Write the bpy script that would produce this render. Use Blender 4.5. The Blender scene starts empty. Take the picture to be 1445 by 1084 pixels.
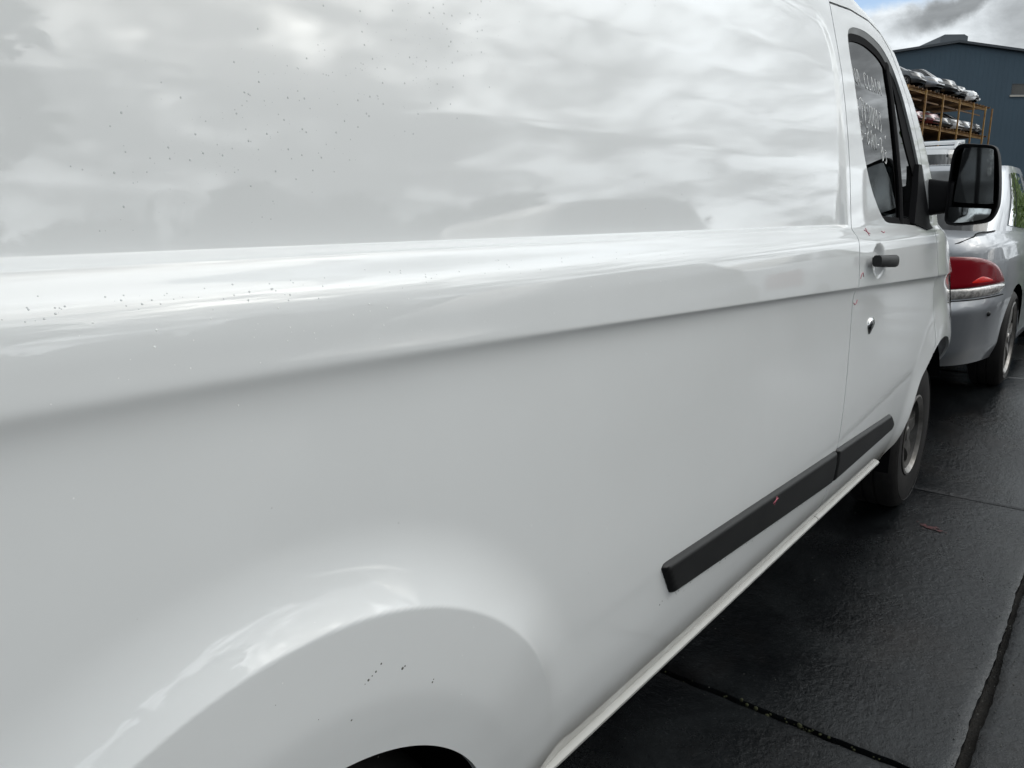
import bpy, bmesh, math, random
import numpy as np
from mathutils import Vector, Matrix, noise as mnoise

random.seed(7)
RNG = np.random.default_rng(7)
SC = bpy.context.scene
COL = SC.collection

# ------------------------------------------------------------------ camera
cam_data = bpy.data.cameras.new('camera')
cam_data.sensor_width = 36.0
cam_data.lens = 27.03
cam_data.clip_start = 0.02
cam_data.clip_end = 2000
cam = bpy.data.objects.new('camera', cam_data)
COL.objects.link(cam)
R_ = Vector((0.62647691, -0.77943998, 0.0)); U_ = Vector((0.16967813, 0.13637924, 0.97601743)); F_ = Vector((0.76074701, 0.61145239, -0.21769237))
cam.matrix_world = Matrix(((R_.x, U_.x, -F_.x, 0.0), (R_.y, U_.y, -F_.y, -0.63), (R_.z, U_.z, -F_.z, 1.36), (0, 0, 0, 1)))
SC.camera = cam

# ------------------------------------------------------------------ sky, sun, exposure
SUN_EL, SUN_AZ = math.radians(52), math.radians(-56)      # azimuth from +x towards +y
SUN_DIR = Vector((math.cos(SUN_EL) * math.cos(SUN_AZ), math.cos(SUN_EL) * math.sin(SUN_AZ), math.sin(SUN_EL)))
world = bpy.data.worlds.new('World')
SC.world = world
world.use_nodes = True


class NT:
    """tiny node-tree writer"""
    def __init__(self, tree):
        self.t = tree
        self.n = tree.nodes
        self.l = tree.links

    def new(self, kind, **kw):
        n = self.n.new(kind)
        for k, v in kw.items():
            setattr(n, k, v)
        return n

    def put(self, sock, v):
        if hasattr(v, 'is_linked') or isinstance(v, bpy.types.NodeSocket):
            self.l.new(v, sock)
        else:
            sock.default_value = v

    def math(self, op, a, b=None, c=None, clamp=False):
        n = self.n.new('ShaderNodeMath'); n.operation = op; n.use_clamp = clamp
        for i, v in enumerate((a, b, c)):
            if v is not None:
                self.put(n.inputs[i], v)
        return n.outputs[0]

    def vmath(self, op, a, b=None):
        n = self.n.new('ShaderNodeVectorMath'); n.operation = op
        self.put(n.inputs[0], a)
        if b is not None:
            self.put(n.inputs[1], b)
        return n.outputs['Value'] if op in ('DOT_PRODUCT', 'LENGTH') else n.outputs[0]

    def noise(self, vec, scale, detail=4, rough=.5, dist=0.0):
        n = self.n.new('ShaderNodeTexNoise')
        if vec is not None:
            self.put(n.inputs['Vector'], vec)
        n.inputs['Scale'].default_value = scale; n.inputs['Detail'].default_value = detail
        n.inputs['Roughness'].default_value = rough; n.inputs['Distortion'].default_value = dist
        return n.outputs['Fac']

    def smooth(self, v, lo, hi, a=0.0, b=1.0):
        n = self.n.new('ShaderNodeMapRange'); n.interpolation_type = 'SMOOTHSTEP'
        self.put(n.inputs[0], v); self.put(n.inputs[1], lo); self.put(n.inputs[2], hi)
        self.put(n.inputs[3], a); self.put(n.inputs[4], b)
        return n.outputs[0]

    def mix(self, f, a, b):
        n = self.n.new('ShaderNodeMix'); n.data_type = 'RGBA'
        self.put(n.inputs[0], f); self.put(n.inputs[6], a); self.put(n.inputs[7], b)
        return n.outputs[2]

    def comb(self, x, y, z):
        n = self.n.new('ShaderNodeCombineXYZ')
        self.put(n.inputs[0], x); self.put(n.inputs[1], y); self.put(n.inputs[2], z)
        return n.outputs[0]


def build_sky():
    w = NT(world.node_tree)
    w.n.clear()
    out = w.new('ShaderNodeOutputWorld'); bg = w.new('ShaderNodeBackground')
    bg.inputs['Strength'].default_value = 0.1
    w.l.new(bg.outputs[0], out.inputs[0])
    sky = w.new('ShaderNodeTexSky'); sky.sky_type = 'NISHITA'; sky.sun_disc = False
    sky.sun_elevation = SUN_EL; sky.sun_rotation = math.atan2(SUN_DIR.x, SUN_DIR.y)
    tc = w.new('ShaderNodeTexCoord'); d = tc.outputs['Generated']
    sep = w.new('ShaderNodeSeparateXYZ'); w.l.new(d, sep.inputs[0])
    zc = w.math('ADD', w.math('MAXIMUM', sep.outputs[2], 0.0), 0.26)
    p = w.comb(w.math('DIVIDE', sep.outputs[0], zc), w.math('DIVIDE', sep.outputs[1], zc), 0.0)
    # large cloud masses, smaller billows, and how thick the cover is
    big = w.noise(w.vmath('ADD', p, (3.1, 7.7, 0.0)), 0.75, 3, .5, .4)
    mid = w.noise(w.vmath('ADD', p, (11.3, 2.2, 1.0)), 2.7, 8, .60, .45)
    fine = w.noise(w.vmath('ADD', p, (0.3, 9.2, 4.0)), 7.5, 7, .62, .3)
    dens = w.math('ADD', w.math('MULTIPLY', big, .40), w.math('ADD', w.math('MULTIPLY', mid, .42), w.math('MULTIPLY', fine, .18)))
    glow = w.math('MAXIMUM', w.vmath('DOT_PRODUCT', d, (.500, -.715, .489)), 0.0)
    glow = w.math('ADD', w.math('MULTIPLY', w.math('POWER', glow, 7.0), 1.1), w.math('MULTIPLY', w.math('POWER', glow, 24.0), 1.9))
    # a rift of blue and one dark stray cloud over the shed ahead
    c0 = Vector((1.185, 0.25, 0.262)).normalized()
    rt = Vector((c0.y, -c0.x, 0)).normalized(); up = rt.cross(c0)
    a = w.vmath('DOT_PRODUCT', d, tuple(rt)); b = w.vmath('DOT_PRODUCT', d, tuple(up))
    front = w.smooth(w.vmath('DOT_PRODUCT', d, tuple(c0)), .5, .8)
    wob = w.math('MULTIPLY', w.math('SUBTRACT', w.noise(d, 14.0, 6, .6, .3), .5), .055)
    wob2 = w.math('MULTIPLY', w.math('SUBTRACT', w.noise(w.vmath('ADD', d, (5.0, 1.0, 2.0)), 11.0, 6, .6, .3), .5), .055)
    a2 = w.math('ADD', a, wob); b2 = w.math('ADD', b, wob2)
    def blob(ca, cb, ra, rb, tilt, lo, hi):
        ct, st = math.cos(tilt), math.sin(tilt)
        da = w.math('SUBTRACT', a2, ca); db = w.math('SUBTRACT', b2, cb)
        u = w.math('ADD', w.math('MULTIPLY', da, ct / ra), w.math('MULTIPLY', db, st / ra))
        v = w.math('ADD', w.math('MULTIPLY', da, -st / rb), w.math('MULTIPLY', db, ct / rb))
        r = w.math('SQRT', w.math('ADD', w.math('MULTIPLY', u, u), w.math('MULTIPLY', v, v)))
        return w.math('MULTIPLY', w.smooth(r, lo, hi, 1.0, 0.0), front)
    rift = blob(-.044, .013, .060, .020, .05, .5, 1.25)
    grey1 = blob(.030, .000, .085, .016, .38, .35, 1.2)
    grey2 = blob(.090, -.022, .055, .040, .1, .3, 1.25)
    grey = w.math('MAXIMUM', grey1, w.math('MULTIPLY', grey2, .75))
    cover = w.smooth(dens, .30, .46)
    cover = w.math('MAXIMUM', cover, w.math('MULTIPLY', front, w.smooth(b, -.2, .0, 1.0, .9)))
    cover = w.math('MULTIPLY', cover, w.math('SUBTRACT', 1.0, w.math('MULTIPLY', rift, .93)))
    bright = w.math('POWER', w.smooth(dens, .40, .56, 1.0, 0.0), 1.15)               # thin cloud shines, thick cloud is grey
    lum = w.math('ADD', w.math('ADD', .46, w.math('MULTIPLY', glow, .35)), w.math('MULTIPLY', bright, w.math('ADD', 1.05, w.math('MULTIPLY', glow, 2.9))))
    lum_f = w.math('ADD', .86, w.math('MULTIPLY', w.math('SUBTRACT', fine, .5), .9))
    fm = w.smooth(w.vmath('DOT_PRODUCT', d, tuple(c0)), .93, .985)
    lum = w.math('ADD', w.math('MULTIPLY', lum, w.math('SUBTRACT', 1.0, fm)), w.math('MULTIPLY', lum_f, fm))
    lum = w.math('MULTIPLY', lum, w.math('SUBTRACT', 1.0, w.math('MULTIPLY', grey, .64)))
    tint = w.mix(w.math('MULTIPLY', glow, .32, clamp=True), (.90, .96, 1.0, 1), (1.0, .975, .91, 1))
    cl = w.vmath('SCALE', tint); sn = cl.node; w.l.new(w.math('MULTIPLY', lum, 10.0), sn.inputs['Scale'])
    skyc = w.vmath('SCALE', sky.outputs[0]).node; skyc.inputs['Scale'].default_value = 1.52
    w.l.new(w.mix(cover, skyc.outputs[0], cl), bg.inputs['Color'])


build_sky()
sun_data = bpy.data.lights.new('sun', 'SUN')
sun_data.energy = 0.5; sun_data.angle = math.radians(34); sun_data.color = (1.0, .95, .87)
sun = bpy.data.objects.new('sun', sun_data); COL.objects.link(sun)
sun.rotation_euler = SUN_DIR.to_track_quat('Z', 'Y').to_euler()
VS = SC.view_settings
VS.view_transform = 'Standard'; VS.look = 'None'; VS.gamma = 1.0; VS.use_curve_mapping = False
VS.exposure = 0.12


# ------------------------------------------------------------------ materials
def mat(name, col, rough=.5, metal=0.0, coat=0.0, coat_rough=.03, spec=.5, var=None, bump=None, col2=None, rvar=None):
    m = bpy.data.materials.new(name); m.use_nodes = True
    t = NT(m.node_tree); b = m.node_tree.nodes['Principled BSDF']
    b.inputs['Base Color'].default_value = (*col, 1); b.inputs['Roughness'].default_value = rough
    b.inputs['Metallic'].default_value = metal; b.inputs['Coat Weight'].default_value = coat
    b.inputs['Coat Roughness'].default_value = coat_rough; b.inputs['Specular IOR Level'].default_value = spec
    tc = None
    if var or bump or rvar:
        tc = t.new('ShaderNodeTexCoord').outputs['Object']
    if var:
        c2 = col2 or tuple(c * .6 for c in col)
        f = t.smooth(t.noise(tc, var[0], 6, .6, .2), .5 - var[1], .5 + var[1])
        t.l.new(t.mix(f, (*col, 1), (*c2, 1)), b.inputs['Base Color'])
    if rvar:
        f = t.noise(tc, rvar[0], 5, .6)
        t.l.new(t.smooth(f, .35, .65, rvar[1], rvar[2]), b.inputs['Roughness'])
    if bump:
        bp = t.new('ShaderNodeBump'); bp.inputs['Strength'].default_value = bump[1]; bp.inputs['Distance'].default_value = bump[2]
        t.l.new(t.noise(tc, bump[0], 6, .6), bp.inputs['Height']); t.l.new(bp.outputs[0], b.inputs['Normal'])
    return m


def glass_mat(name, tint, gloss=(1, 1, 1), rough=.0, ior=1.5):
    m = bpy.data.materials.new(name); m.use_nodes = True
    t = NT(m.node_tree); t.n.clear()
    o = t.new('ShaderNodeOutputMaterial'); mx = t.new('ShaderNodeMixShader'); tr = t.new('ShaderNodeBsdfTransparent'); gl = t.new('ShaderNodeBsdfGlossy')
    fr = t.new('ShaderNodeFresnel'); fr.inputs[0].default_value = ior
    tr.inputs[0].default_value = (*tint, 1); gl.inputs[0].default_value = (*gloss, 1); gl.inputs[1].default_value = rough
    t.l.new(fr.outputs[0], mx.inputs[0]); t.l.new(tr.outputs[0], mx.inputs[1]); t.l.new(gl.outputs[0], mx.inputs[2]); t.l.new(mx.outputs[0], o.inputs[0])
    return m


def slab_mat(name):
    m = bpy.data.materials.new(name); m.use_nodes = True
    t = NT(m.node_tree); b = m.node_tree.nodes['Principled BSDF']
    tc = t.new('ShaderNodeTexCoord').outputs['Object']
    wet = t.noise(tc, 1.1, 5, .55, .4); grain = t.noise(tc, 55.0, 6, .7); sp = t.noise(tc, 190.0, 3, .6); stain = t.noise(t.vmath('ADD', tc, (4, 2, 0)), 3.0, 6, .65, .6)
    c = t.mix(t.smooth(stain, .38, .66), (.005, .0057, .0066, 1), (.013, .0148, .016, 1))
    c = t.mix(t.smooth(t.noise(t.vmath('ADD', tc, (9, 5, 0)), 1.7, 5, .6), .52, .72, 0, .55), c, (.020, .0165, .0145, 1))
    c = t.mix(t.smooth(sp, .62, .74, 0, .35), c, (.075, .075, .072, 1))
    t.l.new(c, b.inputs['Base Color'])
    r = t.math('ADD', t.smooth(wet, .36, .62, .10, .30), t.math('MULTIPLY', t.math('SUBTRACT', grain, .5), .18))
    t.l.new(r, b.inputs['Roughness']); b.inputs['Specular IOR Level'].default_value = .38
    rid = t.noise(tc, 26.0, 6, .68, .15)
    h = t.math('ADD', t.math('MULTIPLY', grain, .55), t.math('ADD', t.math('MULTIPLY', rid, 1.15), t.math('MULTIPLY', sp, .15)))
    bp = t.new('ShaderNodeBump'); bp.inputs['Strength'].default_value = .5; bp.inputs['Distance'].default_value = .007
    t.l.new(h, bp.inputs['Height']); t.l.new(bp.outputs[0], b.inputs['Normal'])
    return m


def van_paint():
    m = bpy.data.materials.new('van_white_paint'); m.use_nodes = True
    t = NT(m.node_tree); b = m.node_tree.nodes['Principled BSDF']
    tc = t.new('ShaderNodeTexCoord').outputs['Object']
    f = t.smooth(t.noise(tc, 5.0, 6, .6, .3), .35, .75, 0, .5)
    c = t.mix(f, (.735, .752, .758, 1), (.710, .726, .730, 1))
    sep = t.new('ShaderNodeSeparateXYZ'); t.l.new(tc, sep.inputs[0])
    grime_shade = t.math('MULTIPLY', t.smooth(sep.outputs[2], .42, .53, 1.0, 0.0), t.smooth(t.noise(tc, 9.0, 7, .65, .5), .2, .6, .45, 1.0))
    c = t.mix(t.math('MULTIPLY', grime_shade, .85), c, (.30, .28, .245, 1))  # road grime plus the undercut's shade, both put into the base colour
    t.l.new(c, b.inputs['Base Color'])
    b.inputs['Roughness'].default_value = .42; b.inputs['Specular IOR Level'].default_value = .25
    b.inputs['Coat Weight'].default_value = 1.0
    b.inputs['Coat IOR'].default_value = 1.52
    t.l.new(t.smooth(t.noise(tc, 22.0, 6, .6), .3, .7, .022, .042), b.inputs['Coat Roughness'])
    bp = t.new('ShaderNodeBump'); bp.inputs['Strength'].default_value = .02; bp.inputs['Distance'].default_value = .0004
    t.l.new(t.math('ADD', t.noise(tc, 330.0, 2, .5), t.math('MULTIPLY', t.noise(tc, 7.0, 2, .5), 9.0)), bp.inputs['Height']); t.l.new(bp.outputs[0], b.inputs['Coat Normal'])
    return m


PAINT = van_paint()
BLACK_PLASTIC = mat('black_textured_plastic', (.010, .0105, .011), .5, spec=.28, bump=(420, .3, .0012), var=(6, .2), col2=(.016, .0165, .017))
BLACK_RUBBER = mat('black_rubber', (.007, .007, .008), .8, spec=.06)
SATIN_BLACK = mat('satin_black_moulding', (.008, .008, .009), .55, spec=.12, bump=(300, .2, .001))
DULL_WHITE = mat('dull_sill_white', (.45, .45, .435), .42, spec=.4, var=(5, .3), col2=(.44, .435, .415))  # sill strip white, duller and greyer than the van paint
DARK_VOID = mat('dark_liner', (.007, .007, .008), .9, spec=.02)
FLANGE_SHADE = mat('shaded_flange_paint', (.36, .37, .375), .5, coat=.15)  # white flange paint with its shadow grey put into the colour
TYRE = mat('tyre_rubber', (.009, .0085, .009), .7, spec=.3, bump=(60, .2, .003), var=(9, .2), col2=(.018, .0165, .016))
RIM_SILVER = mat('silver_wheel_paint', (.30, .29, .28), .38, .65, var=(14, .25), col2=(.16, .15, .14))
DULL_METAL = mat('dull_spoke_paint', (.12, .115, .11), .45, .5, var=(20, .25), col2=(.05, .048, .045))
WHEEL_DARK = mat('dark_wheel_well_metal', (.02, .02, .021), .55, .3)
CAR_GLASS = glass_mat('tinted_car_glass', (.16, .17, .17))
VAN_GLASS = glass_mat('van_window_glass', (.11, .12, .12), ior=1.32)
DARK_GLASS = mat('dark_car_glass', (.012, .014, .016), .04, coat=.6)
MIRROR = mat('mirror_silvering', (.42, .45, .46), .07, 1.0)
CHROME = mat('chrome', (.72, .72, .72), .12, 1.0)
WHITE_PEN = mat('white_paint_pen', (.70, .71, .71), .7)
RED_PEN = mat('red_chinagraph', (.46, .12, .16), .8)
RED_LENS = mat('red_tail_lamp_lens', (.185, .003, .009), .2, coat=.2, spec=.25)
RED_BRIGHT = mat('bright_red_reflector', (.75, .012, .006), .25, coat=.6)
CLEAR_LENS = mat('clear_lamp_lens', (.42, .41, .39), .16, coat=1.0, var=(40, .2), col2=(.16, .15, .15))
SILVER_CAR = mat('silver_metallic_paint', (.27, .285, .31), .40, .55, coat=.8, var=(7, .3), col2=(.24, .255, .28))
WHITE_CAR = mat('white_car_paint', (.70, .71, .72), .4, coat=1.0)
LILAC_CAR = mat('pale_silver_paint', (.42, .42, .46), .36, .5, coat=1.0)
GREY_CAR = mat('charcoal_car_paint', (.060, .066, .072), .35, .4, coat=1.0)
DARK_CAR = mat('black_car_paint', (.014, .015, .017), .35, .2, coat=1.0)
MAROON_CAR = mat('maroon_car_paint', (.13, .012, .018), .35, .2, coat=1.0)
RACK_YELLOW = mat('weathered_yellow_steel', (.37, .215, .05), .6, var=(2.2, .22), col2=(.20, .095, .026))
RACK_RUST = mat('rusty_bearer_steel', (.20, .105, .032), .7, var=(2.5, .25), col2=(.085, .042, .018))
SHED_BLUE = mat('blue_grey_cladding', (.052, .086, .116), .6, spec=.3, var=(.35, .3), col2=(.046, .076, .103))
SHED_TRIM = mat('dark_flashing', (.035, .045, .055), .5)
VENT_GREY = mat('vent_sheet', (.085, .10, .115), .5)
VENT_PALE = mat('vent_pale_sheet', (.34, .34, .32), .5)
SILL_PALE = mat('pale_sill', (.40, .38, .34), .6)
SLAB = slab_mat('wet_dark_paving')
JOINT = mat('wet_joint_dirt', (.008, .007, .006), .75, spec=.25, var=(30, .2), col2=(.016, .013, .010), bump=(90, .8, .01))
MOSS = mat('moss', (.032, .035, .012), .95)
LEAF = mat('leaf_green', (.055, .11, .022), .5, var=(3, .2), col2=(.13, .19, .035))
DULL_LEAF = mat('dull_leaf', (.050, .065, .032), .55, var=(3, .2), col2=(.085, .10, .055))
BARK = mat('bark', (.06, .05, .04), .9)
SEAT = mat('grey_seat_fabric', (.012, .012, .014), .95, spec=.1)
WATER = mat('rain_water', (.56, .58, .59), .2, spec=.5)
SPECK = mat('dirt_speck', (.10, .10, .09), .8)
PALE_SPECK = mat('pale_water_mark', (.86, .87, .87), .4)


# ------------------------------------------------------------------ object helpers
def link(name, me, parent=None):
    o = bpy.data.objects.new(name, me)
    COL.objects.link(o)
    if parent is not None:
        o.parent = parent
    return o


def tag(o, label=None, cat=None, group=None, kind=None):
    for k, v in (('label', label), ('category', cat), ('group', group), ('kind', kind)):
        if v:
            o[k] = v
    return o


def empty(name, loc=(0, 0, 0), rz=0.0):
    o = bpy.data.objects.new(name, None)
    COL.objects.link(o)
    o.location = loc; o.rotation_euler = (0, 0, rz); o.empty_display_size = .2
    return o


def mesh(name, verts, faces, m, parent=None, smooth=True, normals=None):
    me = bpy.data.meshes.new(name)
    me.from_pydata([tuple(map(float, v)) for v in verts], [], faces)
    me.materials.append(m)
    if smooth:
        me.shade_smooth()
    me.update()
    if normals is not None:
        me.normals_split_custom_set_from_vertices([tuple(map(float, n)) for n in normals])
    return link(name, me, parent)


LAST = [None]


class MB:
    """collects boxes, tubes, lathes, prisms into one mesh"""
    def __init__(self):
        self.v = []; self.f = []

    def add(self, vs, fs):
        o = len(self.v)
        self.v += [tuple(map(float, v)) for v in vs]; self.f += [tuple(i + o for i in f) for f in fs]
        return self

    def box(self, x0, x1, y0, y1, z0, z1, b=0.0):
        if b <= 0:
            vs = [(x, y, z) for x in (x0, x1) for y in (y0, y1) for z in (z0, z1)]
            return self.add(vs, [(0, 1, 3, 2), (4, 6, 7, 5), (0, 4, 5, 1), (2, 3, 7, 6), (0, 2, 6, 4), (1, 5, 7, 3)])
        bm = bmesh.new(); bmesh.ops.create_cube(bm, size=1.0)
        for v in bm.verts:
            v.co = Vector(((x0 + x1) / 2 + v.co.x * (x1 - x0), (y0 + y1) / 2 + v.co.y * (y1 - y0), (z0 + z1) / 2 + v.co.z * (z1 - z0)))
        bmesh.ops.bevel(bm, geom=bm.edges[:], offset=b, segments=2, affect='EDGES', profile=.6)
        bm.verts.index_update()
        self.add([v.co for v in bm.verts], [[v.index for v in f.verts] for f in bm.faces]); bm.free()
        return self

    def tube(self, pts, r, n=8, cap=True, squash=None):
        pts = [Vector(p) for p in pts]; rs = r if hasattr(r, '__len__') else [r] * len(pts)
        vs = []; fs = []
        for i, p in enumerate(pts):
            d = (pts[min(i + 1, len(pts) - 1)] - pts[max(i - 1, 0)]).normalized()
            a = d.orthogonal().normalized() if abs(d.z) > .95 else d.cross(Vector((0, 0, 1))).normalized()
            b = d.cross(a)
            for k in range(n):
                t = 2 * math.pi * k / n
                vs.append(p + (a * math.cos(t) + b * math.sin(t)) * rs[i])
        for i in range(len(pts) - 1):
            for k in range(n):
                fs.append((i * n + k, i * n + (k + 1) % n, (i + 1) * n + (k + 1) % n, (i + 1) * n + k))
        if cap:
            fs.append(tuple(range(n))[::-1]); fs.append(tuple((len(pts) - 1) * n + k for k in range(n)))
        return self.add(vs, fs)

    def lathe_y(self, prof, cx, cz, n=48, a0=0.0, a1=2 * math.pi):
        """profile of (radius, y) turned about the y axis through (cx, cz)"""
        full = abs(a1 - a0 - 2 * math.pi) < 1e-6; m = n if full else n + 1
        vs = [(cx + r * math.cos(a0 + (a1 - a0) * k / n), y, cz + r * math.sin(a0 + (a1 - a0) * k / n)) for k in range(m) for r, y in prof]
        L = len(prof); fs = []
        for k in range(n):
            for i in range(L - 1):
                k2 = (k + 1) % m
                fs.append((k * L + i, k * L + i + 1, k2 * L + i + 1, k2 * L + i))
        return self.add(vs, fs)

    def build(self, name, m, parent=None, smooth=True, angle=35):
        o = LAST[0] = mesh(name, self.v, self.f, m, parent, smooth)
        if smooth and angle:
            sharp(o, angle)
        return o


def sharp(o, angle):
    me = o.data; bm = bmesh.new(); bm.from_mesh(me)
    bmesh.ops.recalc_face_normals(bm, faces=bm.faces[:])
    th = math.radians(angle)
    for e in bm.edges:
        if len(e.link_faces) == 2 and e.calc_face_angle(0) > th:
            e.smooth = False
    bm.to_mesh(me); bm.free()


def copy_tree(o, parent=None):
    c = o.copy(); COL.objects.link(c)
    if parent is not None:
        c.parent = parent
    for ch in list(o.children):
        copy_tree(ch, c)
    return c


def catmull(pts, n=8, closed=True):
    P = [np.array(p, float) for p in pts]; out = []
    N = len(P)
    for i in range(N if closed else N - 1):
        if closed:
            a, b, c, d = P[i - 1], P[i], P[(i + 1) % N], P[(i + 2) % N]
        else:
            a, b, c, d = P[max(i - 1, 0)], P[i], P[i + 1], P[min(i + 2, N - 1)]
        for k in range(n):
            t = k / n
            out.append(.5 * ((2 * b) + (c - a) * t + (2 * a - 5 * b + 4 * c - d) * t * t + (3 * b - a - 3 * c + d) * t ** 3))
    if not closed:
        out.append(P[-1])
    return np.array(out)


def sdf_poly(P):
    P = np.array(P, float)
    def f(x, z):
        x = np.asarray(x, float); z = np.asarray(z, float)
        d = np.full(x.shape, 1e9); ins = np.zeros(x.shape, bool)
        for i in range(len(P)):
            a = P[i]; b = P[(i + 1) % len(P)]; ab = b - a
            t = np.clip(((x - a[0]) * ab[0] + (z - a[1]) * ab[1]) / max(ab @ ab, 1e-12), 0, 1)
            d = np.minimum(d, (x - a[0] - t * ab[0]) ** 2 + (z - a[1] - t * ab[1]) ** 2)
            if a[1] != b[1]:
                c = ((a[1] > z) != (b[1] > z)) & (x < (b[0] - a[0]) * (z - a[1]) / (b[1] - a[1]) + a[0])
                ins ^= c
        return np.where(ins, 1, -1) * np.sqrt(d)
    return f


def clip_grid(V, faces, fs):
    """keep the part of a polygon sheet (V: n x 2) where every f(x, z) is positive"""
    V = np.array(V, float); faces = [tuple(f) for f in faces]
    for f in fs:
        val = f(V[:, 0], V[:, 1]); pos = val > 0
        A = np.array([len(t) for t in faces]); keep = []; mixed = []
        for t in faces:
            s = sum(pos[i] for i in t)
            if s == len(t):
                keep.append(t)
            elif s:
                mixed.append(t)
        edges = {}
        for t in mixed:
            for i, j in zip(t, t[1:] + t[:1]):
                if pos[i] != pos[j]:
                    edges.setdefault((min(i, j), max(i, j)), len(edges))
        if edges:
            E = np.array(list(edges.keys())); a = V[E[:, 0]]; b = V[E[:, 1]]
            lo = np.where(pos[E[:, 0]][:, None], a, b); hi = np.where(pos[E[:, 0]][:, None], b, a)
            for _ in range(22):
                mid = (lo + hi) / 2; g = (f(mid[:, 0], mid[:, 1]) > 0)[:, None]
                lo = np.where(g, mid, lo); hi = np.where(g, hi, mid)
            base = len(V); V = np.vstack([V, lo])
            for t in mixed:
                r = []
                for i, j in zip(t, t[1:] + t[:1]):
                    if pos[i]:
                        r.append(i)
                    if pos[i] != pos[j]:
                        r.append(base + edges[(min(i, j), max(i, j))])
                if len(r) > 2:
                    keep.append(tuple(r))
        faces = keep
    used = np.unique(np.concatenate([np.array(t) for t in faces])) if faces else np.array([], int)
    mp = {int(u): i for i, u in enumerate(used)}
    return V[used], [tuple(mp[i] for i in t) for t in faces]


def grid_faces(nx, nz):
    i = np.arange(nx - 1)[:, None] * nz + np.arange(nz - 1)[None, :]
    return np.stack([i, i + nz, i + nz + 1, i + 1], -1).reshape(-1, 4).tolist()


# ------------------------------------------------------------------ ground: wet slabs with open joints
def ground_z(x):
    x = np.asarray(x, float)
    t = np.clip((x - 4.4) / 1.7, 0, 1)
    return .21 * t * t * (3 - 2 * t) + .04 * np.clip((x - 6.1) / 6, 0, 1)


def edge_wobble(s, seed, amp):
    s = np.asarray(s, float)
    w = np.zeros_like(s)
    for k in range(7):
        fr = 2.1 * 1.9 ** k; ph = (seed * 12.9898 + k * 78.233) % 6.283
        w += np.sin(s * fr + ph) / (k + 1.3) ** .9
    return amp * w * .45


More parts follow.
